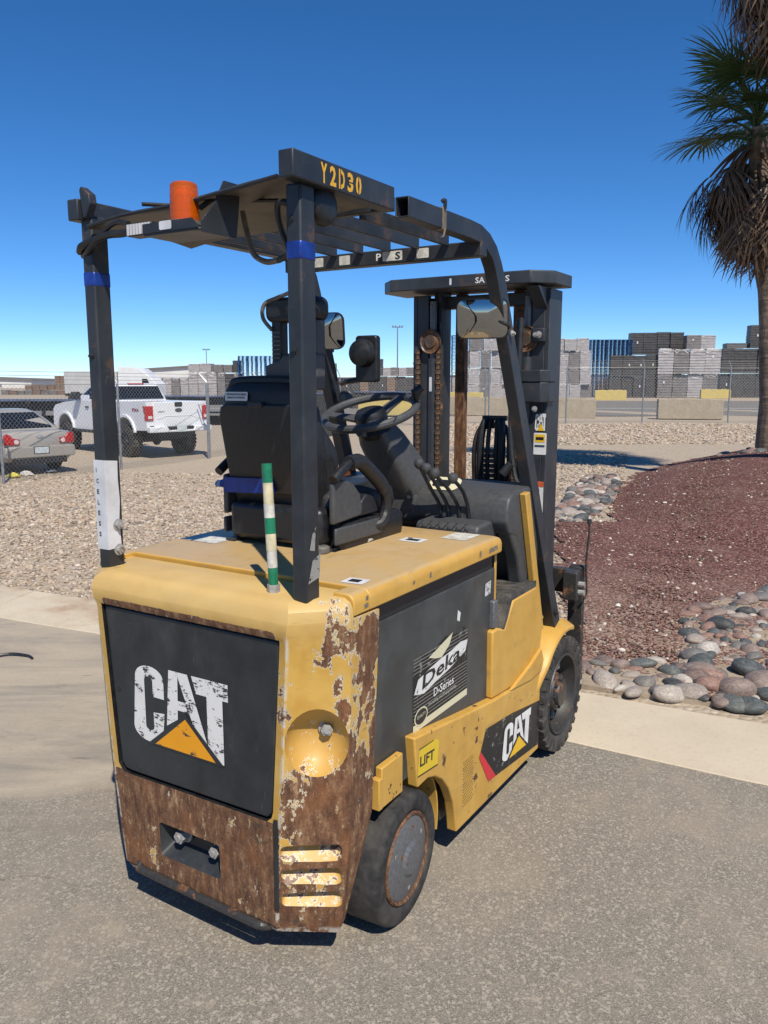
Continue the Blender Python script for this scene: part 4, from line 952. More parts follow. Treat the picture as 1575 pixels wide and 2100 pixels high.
for s_ in (-1, 1):
    ty, M0 = wheel('rear_wheel', (s_*.522, 0, .205), .205, .150, .142, s_, R(3 if s_ > 0 else 3))
    MB().lathe([(.143, -.03), (.143, -.006), (.138, .0), (.130, -.004), (.130, -.02)], 48, M0, True).build('rim', MT['rimrust'], ty, smooth=True)
    hb = MB().lathe([(.131, -.03), (.131, -.008), (.124, -.004), (.055, .004), (.048, .010), (.044, .013), (.020, .015)], 48, M0).build('hub_cover', MT['hub'], ty, smooth=True, ang=30)
    for a in (30, 150, 270):
        p = M0 @ Vector((.098*math.cos(R(a)), .098*math.sin(R(a)), -.004)); d = (M0.to_3x3() @ Vector((0, 0, 1)))
        MB().cyl(p, p + d*.004, .007, 10).build('screw', MT['bolt'], hb)
    ty, M0 = wheel('front_wheel', (s_*.527, 1.400, .267), .260, .175, .186, s_, 0, 30)
    rm = MB().lathe([(.188, -.10), (.188, -.008), (.182, .0), (.174, -.006), (.168, -.05), (.150, -.085), (.150, -.11)], 56, M0, True).build('rim', MT['rimdark'], ty, smooth=True, ang=40)
    hb = MB().lathe([(.166, -.12), (.166, -.085), (.095, -.070), (.088, -.040), (.076, -.025), (.062, -.022), (.057, -.006), (.030, -.003)], 40, M0).build('hub', MT['steel'], ty, smooth=True, ang=30)
    d = (M0.to_3x3() @ Vector((0, 0, 1)))
    for i in range(8):
        a = R(i*45+10); p = M0 @ Vector((.122*math.cos(a), .122*math.sin(a), -.080))
        MB().tube([p, p + d*.022, p + d*.03], [.020, .019, .012], 6).build('wheel_nut', MT['bolt'] if i % 2 else MT['hub'], hb)
    for i in range(8):
        a = R(i*45); p = M0 @ Vector((.066*math.cos(a), .066*math.sin(a), -.024))
        MB().tube([p, p + d*.010], .008, 6).build('hub_bolt', MT['steel'], hb)

# --- mast
CHAIN = []
for hw in (.009, .0135):
    k = MB().box(-hw, hw, -.007, .007, 0, .021).build('chain_link', MT['chain']); CHAIN.append(k.data); bpy.data.objects.remove(k)
mast = empty('mast'); mast.parent = FK; mast.scale = (.935, 1, 1)
for s_ in (-1, 1):
    ox = lambda a, b: (min(s_*a, s_*b), max(s_*a, s_*b))
    rl = MB()
    for a, b, y0, y1 in ((.352, .376, 1.545, 1.70), (.285, .3518, 1.545, 1.572), (.285, .3518, 1.674, 1.70)): rl.box(*ox(a, b), y0, y1, .12, 2.08)
    rl.build('outer_rail', MT['mast'], mast, .003)
    rl = MB()
    for a, b, y0, y1 in ((.232, .252, 1.585, 1.69), (.2522, .284, 1.60, 1.622), (.2522, .284, 1.66, 1.678)): rl.box(*ox(a, b), y0, y1, .16, 2.10)
    rl.build('inner_rail', MT['mast'] if s_ > 0 else MT['mast'], mast, .003)
    MB().box(*ox(.135, .190), 1.66, 1.70, .16, 2.09).build('carriage_rail', MT['rustrail'], mast, .003)
    cyx = s_*.262
    cl = MB().cyl((cyx, 1.555, .45), (cyx, 1.555, 1.78), .027, 20).build('lift_cylinder', MT['mast'], mast, smooth=True)
    MB().cyl((cyx, 1.555, 1.78), (cyx, 1.555, 2.05), .018, 16).build('piston_rod', MT['hub'], cl, smooth=True)
    if s_ < 0: sticker(cl, frame((cyx-.006, 1.5275, 1.62), (1, 0, 0), (0, 0, 1)), .016, .07, MT['paper'])
    for cx_ in ((-.343, -.222) if s_ < 0 else (.212,)):
        for k in range(46):
            lk = bpy.data.objects.new('chain_link', CHAIN[k % 2]); COL.objects.link(lk); lk.parent = mast
            lk.location = (cx_, 1.539, .70 + k*.0245)
    pz = 1.86; py = 1.565; px_ = s_*.262
    pl = MB().lathe([(.010, -.02), (.030, -.02), (.034, -.012), (.052, -.012), (.058, -.016), (.058, .016), (.052, .010), (.034, .010), (.030, .016), (.010, .016)], 32, frame((px_, py-.03, pz), (.85, 0, 0), (0, 0, 1)).to_4x4()).build('chain_pulley', MT['chain'], mast, smooth=True, ang=30)
    MB().tube([(s_*.21, 1.55, .5), (s_*.21, 1.55, 1.95)], .011, 8).build('hydraulic_pipe', MT['steel'], mast, smooth=True)
    if s_ < 0: continue
    clp = MB().prism([(.20, 1.50), (.26, 1.490), (.36, 1.490), (.392, 1.52), (.392, 1.60), (.20, 1.544)], 'z', 1.575, 1.665, Matrix.Diagonal((s_, 1, 1, 1))).build('rail_clamp', MT['mast'], mast, .004)
    MB().prism([(.20, 1.50), (.26, 1.486), (.36, 1.486), (.395, 1.52), (.395, 1.60), (.20, 1.544)], 'z', 1.666, 1.72, Matrix.Diagonal((s_, 1, 1, 1))).build('rail_clamp', MT['mast'], mast, .004)
    bb = MB().box(*ox(.300, .362), 1.512, 1.543, 1.845, 1.905).build('roller_bracket', MT['mast'], mast, .004)
    bolt(bb, (s_*.335, 1.512, 1.875), (0, -1, 0), .012, .01); bolt(bb, (s_*.318, 1.512, 1.875), (0, -1, 0), .009, .01)
    bolt(clp, (s_*.33, 1.50, 1.545), (0, -1, 0), .010, .008)
for z0, z1 in ((.30, .40), (1.02, 1.08)): MB().box(-.351, .351, 1.702, 1.73, z0, z1).build('mast_crossmember', MT['mast'], mast, .004)
MB().box(-.284, .284, 1.64, 1.70, 2.02, 2.08).build('mast_crossmember', MT['mast'], mast, .004)
tp = MB().prism([(-.435, 1.415), (.325, 1.415), (.415, 1.50), (.415, 1.72), (-.525, 1.72), (-.525, 1.50)], 'z', 2.092, 2.148).build('mast_top_plate', MT['mast'], mast, .005)
txt('lettering', tp, 'SA', frame((.045, 1.4148, 2.105), (1, 0, 0), (0, 0, 1)), .05, .026, MT['white'], .0012, .02)
txt('lettering', tp, 'S', frame((.20, 1.4148, 2.105), (1, 0, 0), (0, 0, 1)), .022, .026, MT['white'], .0012, .02)
sticker(tp, frame((-.095, 1.4148, 2.105), (1, 0, 0), (0, 0, 1)), .012, .03, MT['paper'])
tpa = MB().prism([(1.43, 2.082), (1.56, 2.082), (1.56, 1.98)], 'x', .30, .36).build('top_gusset', MT['mast'], mast)
# stickers on the right rail
Mst = frame((.308, 1.5448, 0), (1, 0, 0), (0, 0, 1))
orail = [o for o in mast.children if o.name.startswith('outer_rail')][-1]
cat_logo(orail, Mst @ Matrix.Translation((.008, 1.445, 0)), .056, .078, MT['catyellow'], MT['white'], 0)
sticker(orail, Mst @ Matrix.Translation((.004, 1.335, 0)), .066, .100, MT['white'])
flat([[(.010, 1.392), (.062, 1.392), (.062, 1.428), (.010, 1.428)]], Mst, .0022).build('sticker_panel', MT['catyellow'], orail)
for q_ in ((.016, 1.403, .056, 1.416), (.010, 1.372, .062, 1.379)): flat([[(q_[0], q_[1]), (q_[2], q_[1]), (q_[2], q_[3]), (q_[0], q_[3])]], Mst, .0032).build('printing', MT['hose'], orail)
sticker(orail, Mst @ Matrix.Translation((.012, 1.06, 0)), .05, .15, MT['white'])
flat([[(.012, 1.185), (.062, 1.185), (.062, 1.21), (.012, 1.21)]], Mst, .0022).build('sticker_panel', simple('orange_print', (.65, .12, .03)), orail)
# carriage, hoses and forks beyond
car = MB().box(-.46, .46, 1.76, 1.80, .64, .76).build('fork_carriage', MT['steel'], FK, .004)
MB().box(-.46, .46, 1.76, 1.80, .22, .33).build('carriage_bar', MT['steel'], car, .004)
for x_ in (-.06, .06): MB().box(x_-.02, x_+.02, 1.75, 1.79, .30, 1.20).build('carriage_upright', MT['steel'], car, .004)
for x_ in (-.445, .445):
    MB().prism([(1.801, .20), (1.801, .765), (1.835, .775), (1.84, .20)], 'x', x_-.05, x_+.025).build('carriage_end_plate', MT['steel'], car, .005)
MB().box(.40, .472, 1.70, 1.758, .62, .76).build('side_shift_block', MT['steel'], car, .006)
for z_ in (.66, .70): MB().cyl((.472, 1.73, z_), (.50, 1.73, z_), .014, 10).build('fitting', MT['bolt'], car, smooth=True)
MB().tube(bez([(.485, 1.77, .62), (.49, 1.80, .64), (.485, 1.79, .80), (.49, 1.80, .93), (.49, 1.80, 1.0)], 5), .006, 6).build('backrest_rod', MT['steel'], car, smooth=True)
MB().tube([(.49, 1.80, .985), (.49, 1.80, 1.01)], .011, 8).build('rod_cap', MT['steel'], car)
for i, (x_, r_) in enumerate(((-.085, .012), (-.052, .020), (-.012, .012), (.032, .012), (.062, .020), (.098, .010))):
    MB().tube(bez([(x_, 1.72, .75), (x_, 1.715, 1.10), (x_*1.02, 1.705, 1.30), (x_*.95, 1.715, 1.42 - .03*(i in (0, 5))), (x_*.72, 1.735, 1.475 - .03*(i in (0, 5))), (x_*.6, 1.76, 1.44)], 5), r_, 8).build('hydraulic_hose', MT['hose'], car, smooth=True)
for k in range(22):
    for x_ in (-.032, .012):
        lk = bpy.data.objects.new('chain_link', CHAIN[k % 2]); COL.objects.link(lk); lk.parent = car; lk.location = (x_, 1.705, .80 + k*.0245)
MB().box(-.06, .07, 1.735, 1.76, 1.475, 1.50).build('hose_bracket', MT['steel'], car, .003)
MB().tube(bez([(.215, 1.50, 1.75), (.21, 1.46, 1.5), (.255, 1.42, 1.25), (.32, 1.38, 1.18), (.34, 1.34, 1.10)], 6), .013, 8).build('hydraulic_hose', MT['hose'], car, smooth=True)
MB().tube(bez([(.235, 1.50, 1.95), (.245, 1.46, 1.6), (.28, 1.42, 1.28), (.35, 1.38, 1.20)], 6), .013, 8).build('hydraulic_hose', MT['hose'], car, smooth=True)

# --- mirrors and front lamps
def mirror(c, w, h, nrm, r, name='mirror'):
    nrm = Vector(nrm).normalized(); xd = Vector((0, 0, 1)).cross(nrm).normalized(); yd = nrm.cross(xd)
    M = frame(c, xd, yd); m = MB(); pl = rrect(-w/2, w/2, -h/2, h/2, r, 5)
    m.loft([[M @ Vector((p[0]*.75, p[1]*.75, -.03)) for p in pl], [M @ Vector((p[0], p[1], -.008)) for p in pl], [M @ Vector((p[0]*1.0, p[1], .003)) for p in pl], [M @ Vector((p[0]*.965, p[1]*.95, .003)) for p in pl]])
    b = m.build(name, MT['black'], FK, smooth=True, ang=40)
    g = MB(); g.loft([[M @ Vector((p[0]*s1, p[1]*s1, .0040 + .010*(1-s1*s1))) for p in rrect(-w/2*.955, w/2*.955, -h/2*.94, h/2*.94, r*.9, 5)] for s1 in (1, .85, .7, .55, .4, .25, .1, .01)], False)
    g.build('mirror_glass', MT['mirror'], b, smooth=True, ang=180)
    return b, M
mb, M_ = mirror((.365, .800, 1.898), .195, .145, (.30, -1, -.16), .030)
MB().tube(bez([(.43, .86, 1.86), (.46, .83, 1.87), (.42, .815, 1.89), (.37, .82, 1.898)], 4), .007, 8).build('mirror_arm', MT['black'], mb, smooth=True)
bolt(mb, (.458, .86, 1.845), (1, 0, 0), .009, .006)
mb, M_ = mirror((-.42, .86, 1.880), .22, .155, (.22, -1, -.12), .035)
MB().tube(bez([(-.44, .98, 1.80), (-.44, .92, 1.85), (-.42, .88, 1.87)], 4), .008, 8).build('mirror_arm', MT['black'], mb, smooth=True)
fl_ = MB().prism(rrect(-.325, -.215, 1.665, 1.865, .015), 'y', .985, 1.02).build('work_lamp', MT['black'], FK, .006)
MB().lathe([(.02, -.05), (.055, -.03), (.062, .0)], 24, frame((-.28, .98, 1.79), (1, 0, 0), (0, 0, -1))).build('lamp_bowl', MT['black'], fl_, smooth=True)
MB().tube(bez([(-.43, 1.03, 1.66), (-.36, 1.0, 1.67), (-.28, 1.0, 1.68)], 4), .012, 8).build('lamp_arm', MT['steel'], fl_, smooth=True)
MB().lathe([(.015, -.03), (.035, -.01), (.035, .02)], 20, frame((-.36, .97, 1.60), (1, 0, 0), (0, 0, -1))).build('lamp_knuckle', MT['plastic'], fl_, smooth=True)
MB().tube(bez([(.20, 1.40, 1.25), (.235, 1.42, 1.30)], 3), .02, 8).build('hose_end', MT['hose'], FK)
# ------------------------------------------------------------------ beyond the lot
def PX(u, d): return (u-787.5)/1660*d/1.013
def PZ(v, d): return CAM_H + (781.6-v)/1660*d
def G(x, y): return float(gz(x, y))
MT['galv'] = simple('galvanised_steel', (.30, .31, .32), .45, .6, .2, 20)
MT['wire'] = simple('fence_wire', (.36, .36, .35), .5, .5, .15, 8)
# --- chain-link fences
def fence(name, pts, label, H=2.05, cell=.105, wr=.0034, spacing=3.1):
    root = empty(name, (pts[0][0], pts[0][1], G(*pts[0])), 0, label, 'fence', 'chain-link fences round the lot')
    inv = Vector((-pts[0][0], -pts[0][1], -G(*pts[0])))
    mesh = MB(); wires = [MB() for _ in range(4)]
    for (ax, ay), (bx, by) in zip(pts[:-1], pts[1:]):
        L = math.hypot(bx-ax, by-ay); n = max(1, round(L/spacing)); dx, dy = (bx-ax)/L, (by-ay)/L; nx_, ny_ = -dy, dx
        if ny_ < 0: nx_, ny_ = -nx_, -ny_
        P = lambda t, z: Vector((ax+dx*t, ay+dy*t, G(ax+dx*t, ay+dy*t)+z)) + inv
        for i in range(n + (1 if (bx, by) == pts[-1] else 0)):
            t = L*i/n
            po = MB().cyl(P(t, -.05), P(t, H+.02), .030, 10).build('post', MT['galv'], root, smooth=True)
            MB().tube([P(t, H+.0), P(t, H+.04), P(t, H+.06) + Vector((nx_*.03, ny_*.03, .02)), P(t, H+.30) + Vector((nx_*.26, ny_*.26, 0))], .016, 8).build('barb_arm', MT['galv'], po, smooth=True)
        for k in range(3): MB().cyl(P(0, H+.10+.085*k) + Vector((nx_*.08*(k+1), ny_*.08*(k+1), 0)), P(L, H+.10+.085*k) + Vector((nx_*.08*(k+1), ny_*.08*(k+1), 0)), .0045, 4).build('barbed_wire', MT['wire'], root)
        MB().cyl(P(0, H), P(L, H), .008, 5).build('tension_wire', MT['wire'], root)
        nc = int(L/cell); nr = int(H/cell)
        for i in range(nc):
            for sgn in (0, 1):
                path = []
                for j in range(nr*2+1):
                    off = cell*.5 if (j % 2) else 0
                    path.append(P((i + sgn)*cell + (off if not sgn else -off), .03 + j*cell*.5) + Vector((nx_, ny_, 0))*(.004 if sgn else 0))
                    if len(path) > 1:
                        a, b = path[-2], path[-1]; q = len(mesh.v)
                        o1 = Vector((dx*wr, dy*wr, 0)); o2 = Vector((nx_*wr, ny_*wr, 0))
                        mesh.v += [tuple(a-o1), tuple(a+o1), tuple(a+o2), tuple(b-o1), tuple(b+o1), tuple(b+o2)]
                        mesh.f += [(q, q+1, q+4, q+3), (q+1, q+2, q+5, q+4), (q+2, q, q+3, q+5)]
    me = bpy.data.meshes.new('chain_link_mesh'); me.from_pydata(mesh.v, [], mesh.f); o = link('chain_link_mesh', me, MT['wire'], root); o['kind'] = 'stuff'
    return root
fence('chain_link_fence', [(-11.2, 10.2), (-7.9, 16.7), (-4.9, 22.6)], 'chain-link fence in front of the parked pickup and sedan')
fence('chain_link_fence', [(-4.9, 22.75), (-1.6, 29.8), (4, 32.2)], 'chain-link fence running behind the forklift seat', cell=.13, wr=.004)
fence('chain_link_fence', [(4.15, 32.3), (7.3, 32.7), (10.4, 32.8), (13.9, 32.9), (20.5, 33.1)], 'chain-link fence along the road behind the palms', H=2.2, cell=.13, wr=.0042, spacing=3.3)
scr = MB(); a, b = (-2.75, 27.5), (-1.65, 29.85)
scr.add([(a[0], a[1], G(*a)+.05), (b[0], b[1], G(*b)+.05), (b[0], b[1], G(*b)+1.55), (a[0], a[1], G(*a)+1.55), (a[0]-.02, a[1]+.02, G(*a)+.05), (b[0]-.02, b[1]+.02, G(*b)+.05), (b[0]-.02, b[1]+.02, G(*b)+1.55), (a[0]-.02, a[1]+.02, G(*a)+1.55)],
        [(0, 1, 2, 3), (7, 6, 5, 4), (0, 4, 5, 1), (1, 5, 6, 2), (2, 6, 7, 3), (3, 7, 4, 0)])
tag(scr.build('privacy_screen', simple('black_screen_cloth', (.03, .03, .03), .8)), 'black privacy cloth tied to the fence behind the steering wheel', 'screen')

# --- road with painted line
m = MB(); rx = [(-70, 40.5), (90, 37.5)]
rd = m.add([(-90, 41, .012), (100, 38, .012), (100, 68, .012), (-90, 71, .012)], [(0, 1, 2, 3)]).build('road', MT['road']); rd['kind'] = 'structure'
ln = MB().box(-90, 100, 50.2, 50.45, .014, .017).build('road_line', MT['white'], rd)
# --- concrete blocks
def block_mesh(nm, mat):
    m = MB(); m.prism([(-1.35, 0), (1.35, 0), (1.35, .86), (.62, .86), (.55, .80), (-.55, .80), (-.62, .86), (-1.35, .86)] if False else rrect(-1.35, 1.35, 0, .87, .03, 2), 'y', -.42, .42)
    o = m.build(nm, mat, None, .03, 2)
    for q in (-.7, 0, .7): MB().prism([(q-.26, .868), (q+.26, .868), (q+.18, .905), (q-.18, .905)], 'y', -.22, .22).build('interlock_stud', mat, o, .015)
    return o
def conc(nm, a, b):
    s = Sh(nm, .9); n = s.noise(2.5, 7, .65); f = s.noise(14, 6, .6); s.col(s.mix(s.step(s.mul(s.add(n, f), .5), .35, .62), a, b)); s.bump(f, .4, .03); return s.m
yb = block_mesh('concrete_block', conc('yellow_block_paint', (.62, .48, .12), (.52, .40, .16))); bb_ = block_mesh('concrete_block', conc('bare_block', (.42, .35, .25), (.32, .265, .19)))
def place(o, first, loc, rz, label, group, cat='block'):
    c = o if first else copy_tree(o); c.location = loc; c.rotation_euler = (0, 0, rz); tag(c, label, cat, group); return c
for i, (u, v, wh) in enumerate(((1256, 820, 'in front of the blue pallets'), (1472, 817, 'in front of the grey crate stack'), (952, 830, 'seen between the mast rails'), (792, 850, 'seen through the steering wheel'))):
    d = 1.67*1660/(v-781.6); place(yb, i == 0, (PX(u, d), d+.4, .0), R(-14), 'yellow painted concrete barrier block ' + wh, 'yellow barrier blocks')
for i, (u, v, wh) in enumerate(((1424, 859, 'behind the fence near the palm trunk'), (1165, 857, 'behind the fence beside the mast'), (1010, 852, 'seen between the mast rails'), (925, 850, 'mostly hidden by the mast chains'))):
    d = 1.67*1660/(v-781.6); place(bb_, i == 0, (PX(u, d), d+.4, .013), R(-14), 'bare concrete barrier block ' + wh, 'bare barrier blocks')

# --- loads in the yard
def crates(nm, mat, film, layers=9, cap=True, tagged=False):
    m = MB(); h = 1.0/layers
    for k in range(layers):
        q = .485 + random.uniform(-.008, .012); dx, dy = random.uniform(-.01, .01), random.uniform(-.01, .01)
        m.box(-q+dx, q+dx, -q+dy, q+dy, k*h+.012, (k+1)*h-.010); m.box(-.455, .455, -.455, .455, (k+1)*h-.012, (k+1)*h+.014 if k < layers-1 else (k+1)*h-.009)
    o = m.build(nm, mat); o['kind'] = 'x'; del o['kind']
    if cap:
        c = MB(); n = 7; vs = []
        for j in range(n):
            for i in range(n):
                u, v = i/(n-1)*2-1, j/(n-1)*2-1; e = max(abs(u), abs(v))
                vs.append((u*.50, v*.50, 1.0 + random.uniform(0, .05)*(1-e*.6) + (.0 if e < .99 else -random.uniform(.03, .16))))
        c.add(vs, [(j*n+i, j*n+i+1, (j+1)*n+i+1, (j+1)*n+i) for j in range(n-1) for i in range(n-1)]).build('stretch_film_cap', film, o, smooth=True)
    if tagged:
        x0 = random.uniform(-.3, .2); z0 = random.uniform(.35, .75); MB().box(x0, x0+.10, -.507, -.503, z0, z0+.10).build('paper_tag', film, o)
    return o
film = simple('stretch_film', (.62, .60, .58), .3, 0, .15, 6)
def wrapmat(nm, c, k=.25):
    s = Sh(nm, .45); n = s.noise(3, 6, .65, s.map((1, 1, 5))); st = s.step(s.noise(5, 5, .6, s.map((2.5, 2.5, .4))), .55, .7)
    s.col(s.mix(s.mul(st, k), s.mix(s.step(n, .3, .7), tuple(q*.75 for q in c), tuple(q*1.2 for q in c)), (.50, .48, .47))); return s.m
LD = {}
for kd, col_, kf, ly, cp in (('black', (.075, .068, .062), .08, 9, False), ('light', (.40, .37, .36), .5, 9, True), ('mid', (.20, .18, .17), .35, 9, True), ('brown', (.22, .15, .105), .3, 8, False)):
    wm_ = wrapmat(kd + '_crates', col_, kf)
    LD[kd] = [crates('crate_load', wm_, film, ly, cp, i == 1) for i in range(4)]
LBL = {'black': 'dark crate load', 'light': 'pale film-wrapped crate load', 'mid': 'grey crate load capped with film', 'brown': 'brown crate load'}
usedl = set()
def load_at(kind, x, y, z, w, dpt, h, rz, where):
    i = random.randrange(4); p = LD[kind][i]; o = p if (kind, i) not in usedl else copy_tree(p); usedl.add((kind, i))
    o.location = (x, y, z); o.scale = (w, dpt, h); o.rotation_euler = (0, 0, rz)
    tag(o, LBL[kind] + ', ' + where, 'load', LBL[kind] + 's ' + where)
def bank(u0, u1, v0, v1, kind, n, d, where):
    for i in range(n):
        ua, ub = u0 + (u1-u0)*i/n, u0 + (u1-u0)*(i+1)/n; dd = d + random.uniform(-.25, .25)
        x0, x1 = PX(ua, dd), PX(ub, dd); z0 = PZ(v1, dd); z1 = PZ(v0 + random.uniform(-1, 1), dd)
        k = kind if isinstance(kind, str) else kind[i % len(kind)]
        load_at(k, (x0+x1)/2, dd + (x1-x0)*.5, z0, (x1-x0)*.97, (x1-x0)*.95, (z1-z0)*.985, R(-6 + random.uniform(-2.5, 2.5)), where)
D_ = 83.0
gv = 781.6 + 1.67*1660/D_
A_ = 'of the pale stack seen behind the mast'; C_ = 'of the dark stack beside the blue pallets'; E_ = 'of the stack between the dark stacks'; F_ = 'of the dark stack by the palm trunk'
bank(938, 1216, 788, gv, ('light', 'light', 'mid'), 12, D_, 'bottom tier '+A_); bank(938, 1213, 755, 788, ('light', 'light', 'mid', 'light'), 12, D_, 'second tier '+A_); bank(940, 1212, 721, 755, ('mid', 'light'), 12, D_, 'third tier '+A_); bank(962, 1056, 692, 721, ('mid', 'light'), 3, D_, 'top tier '+A_); bank(1056, 1207, 697, 721, 'light', 6, D_, 'top tier '+A_)
bank(1251, 1350, 773, gv, 'black', 4, D_, 'bottom tier '+C_); bank(1253, 1350, 729, 773, 'black', 4, D_, 'middle tier '+C_); bank(1290, 1400, 684, 729, 'black', 4, D_+2.6, 'top tier '+C_); bank(1330, 1400, 729, gv, 'black', 3, D_+3, 'hidden behind the grey stack')
bank(1350, 1474, 768, gv, ('mid', 'mid', 'light'), 4, D_-.5, 'bottom tier '+E_); bank(1350, 1478, 718, 768, ('light', 'mid', 'light', 'light'), 4, D_-.5, 'second tier '+E_); bank(1405, 1465, 690, 718, ('mid', 'light'), 2, D_+.3, 'top tier '+E_)
bank(1478, 1600, 766, gv, 'black', 5, D_, 'bottom tier '+F_); bank(1480, 1602, 716, 766, 'black', 5, D_, 'second tier '+F_); bank(1534, 1640, 670, 716, 'black', 4, D_+1, 'top tier '+F_)
bank(1490, 1530, 705, 716, 'mid', 1, D_+1, 'low one lying on the dark stack by the palm')
d2 = 112.; gv2 = 781.6 + 2.13*1660/d2; P_ = 'in the yard above the pickup bed'; S_ = 'in the yard behind the steering wheel'
bank(387, 446, 765, gv2, 'light', 3, d2, 'on the ground '+P_); bank(387, 436, 747, 765, 'light', 2, d2, 'high '+P_); bank(446, 496, 765, gv2, ('mid', 'black'), 3, d2, 'on the ground '+P_); bank(440, 478, 749, 765, 'mid', 2, d2, 'high '+P_); bank(478, 494, 739, 765, 'black', 1, d2, 'stacked against the far blue pallets')
bank(596, 720, 772, gv2, ('black', 'mid', 'black'), 7, d2, 'in the far yard behind the guard leg'); bank(640, 690, 746, 772, ('mid', 'light'), 3, d2, 'high on the far stack behind the guard leg'); bank(720, 905, 772, gv2, ('black', 'brown', 'black'), 10, d2, 'on the ground '+S_); bank(758, 786, 737, 772, 'black', 2, d2, 'high '+S_); bank(786, 850, 754, 772, ('light', 'mid'), 4, d2, 'high '+S_); bank(300, 387, 775, gv2, ('light', 'mid'), 5, d2, 'in the far yard behind the pickup cab')
d3 = 128.; gv3 = 781.6 + 2.13*1660/d3
bank(0, 132, 800, gv3, ('mid', 'brown', 'mid'), 8, d3, 'in a low far row beyond the sedan'); bank(50, 112, 789, 800, 'brown', 4, d3, 'on top of the low far row'); bank(112, 134, 771, 800, 'brown', 2, d3, 'standing tall beside the white box truck')
for kd in LD:
    for i, q in enumerate(LD[kd]):
        if (kd, i) not in usedl:
            for c in list(q.children): bpy.data.objects.remove(c)
            bpy.data.objects.remove(q)
# stacks of blue pallets
def pallet_stack(nm, n, w=1.15):
    m = MB()
    for k in range(n):
        z = k*.145; dx, dy = random.uniform(-.02, .02), random.uniform(-.02, .02)
        m.box(-w/2+dx, w/2+dx, -.5+dy, .5+dy, z+.10, z+.125)
        for q in (-w/2+.06, 0, w/2-.06): m.box(q-.05+dx, q+.05+dx, -.49+dy, .49+dy, z, z+.10)
    return m.build(nm, simple('blue_pallet_paint', (.010, .085, .25), .6, 0, .55, 3))
def blues(u0, u1, v0, d, n, base):
    zb = base; h = PZ(v0, d) - zb; k = int(h/.145); src = pallet_stack('pallet_stack', k)
    for i in range(n):
        u = u0 + (u1-u0)*(i+.5)/n; c = src if i == 0 else src.copy()
        if i: COL.objects.link(c)
        w = (PX(u1, d)-PX(u0, d))/n
        c.location = (PX(u, d), d + random.uniform(-.12, .12), zb); c.scale = (w*.985/1.15, 1, 1)
        tag(c, 'tall stack of blue pallets among the crate loads' if d < 100 else 'blue pallet stack showing behind the forklift seat', 'pallets', 'blue pallet stacks' + (' in the far yard' if d > 100 else ''))
blues(1207, 1292, 698, D_+3.2, 5, 0); blues(925, 964, 690, D_+3.2, 2, 0); blues(490, 600, 731, d2, 6, -.46)

# --- light poles
def light_pole(u, vtop, d, label):
    x = PX(u, d); zt = PZ(vtop, d); b = G(x, d)
    r = empty('light_pole', (x, d, b), 0, label, 'light pole', 'tall yard light poles'); h = zt-b
    MB().tube([(0, 0, 0), (0, 0, h)], [.16, .10], 10).build('pole', MT['galv'], r, smooth=True)
    MB().box(-.95, .95, -.06, .06, h-.15, h-.05).build('crossarm', MT['galv'], r)
    for q in (-.85, -.35, .35, .85): MB().prism([(q-.20, h-.04), (q+.20, h-.04), (q+.12, h+.22), (q-.12, h+.22)], 'y', -.2, .2).build('floodlight', MT['galv'], r)
light_pole(815, 674, 150, 'tall floodlight pole rising behind the steering wheel'); light_pole(425, 719, 230, 'small far floodlight pole above the pickup bed')

# --- far buildings, box truck, flatbeds
def shed(u0, u1, v0l, v0r, d, label, col=(.62, .61, .58)):
    x0, x1 = PX(u0, d), PX(u1, d); b = -.46; w = x1-x0
    r = empty('warehouse', ((x0+x1)/2, d, b), 0, label, 'warehouse', None)
    hl, hr = PZ(v0l, d)-b, PZ(v0r, d)-b
    wl = MB().prism([(-w/2, 0), (w/2, 0), (w/2, hr), (-w/2, hl)], 'y', 0, 40).build('wall', simple('painted_siding', col, .6, 0, .06, .3), r)
    MB().prism([(-w/2-.4, hl), (w/2+.4, hr), (w/2+.4, hr+.35), (-w/2-.4, hl+.35)], 'y', -.6, 40.5).build('roof', simple('roof_edge', (.16, .14, .13), .7), r)
    dw = w*.07; MB().box(-dw+w*.1, dw+w*.1, -.08, -.01, .2, hr*.5).build('roller_door', simple('door_grey', (.25, .25, .25)), r)
    return r
shed(-120, 64, 774, 780, 260, 'long white warehouse at the far left beyond the sedan'); shed(300, 392, 759, 753, 210, 'white warehouse roof rising behind the pickup cab'); shed(880, 1400, 771, 770, 400, 'low pale warehouse far behind the crate loads', (.4, .36, .32))
tr = empty('box_truck', (PX(185, 78), 78, -.46), R(-8), 'white box truck parked in the far yard behind the pickup', 'truck')
whitep = simple('truck_white', (.70, .70, .69), .35, 0, .05, 2)
W_ = PX(246, 78)-PX(131, 78)
hh = PZ(762, 78)+.46
MB().box(-W_/2, W_/2, 0, 2.4, .95, hh).build('cargo_box', simple('aluminium_side', (.50, .49, .47), .45, .1, .08, 1), tr, .04)
MB().box(-W_/2, W_/2, .1, 2.3, .70, .94).build('chassis_frame', MT['steel'], tr)
cab_ = MB().prism([(W_/2+.1, .6), (W_/2+3.9, .6), (W_/2+3.9, 1.8), (W_/2+3.3, 2.5), (W_/2+2.2, hh+.25), (W_/2+.5, hh+.42), (W_/2+.1, hh+.40)], 'y', .1, 2.3).build('cab', whitep, tr, .03, 2)
MB().prism([(W_/2+2.5, 1.7), (W_/2+3.3, 1.7), (W_/2+3.0, 2.35), (W_/2+2.5, 2.35)], 'y', .06, .09).build('window', simple('dark_glass', (.01, .012, .014), .08), cab_)
for q in (-W_/2+.8, -W_/2+1.9, W_/2+2.8): MB().cyl((q, .0, .5), (q, .35, .5), .5, 20).build('wheel', MT['rubber'], tr, smooth=True)
MT['glass'] = bpy.data.materials['dark_glass']
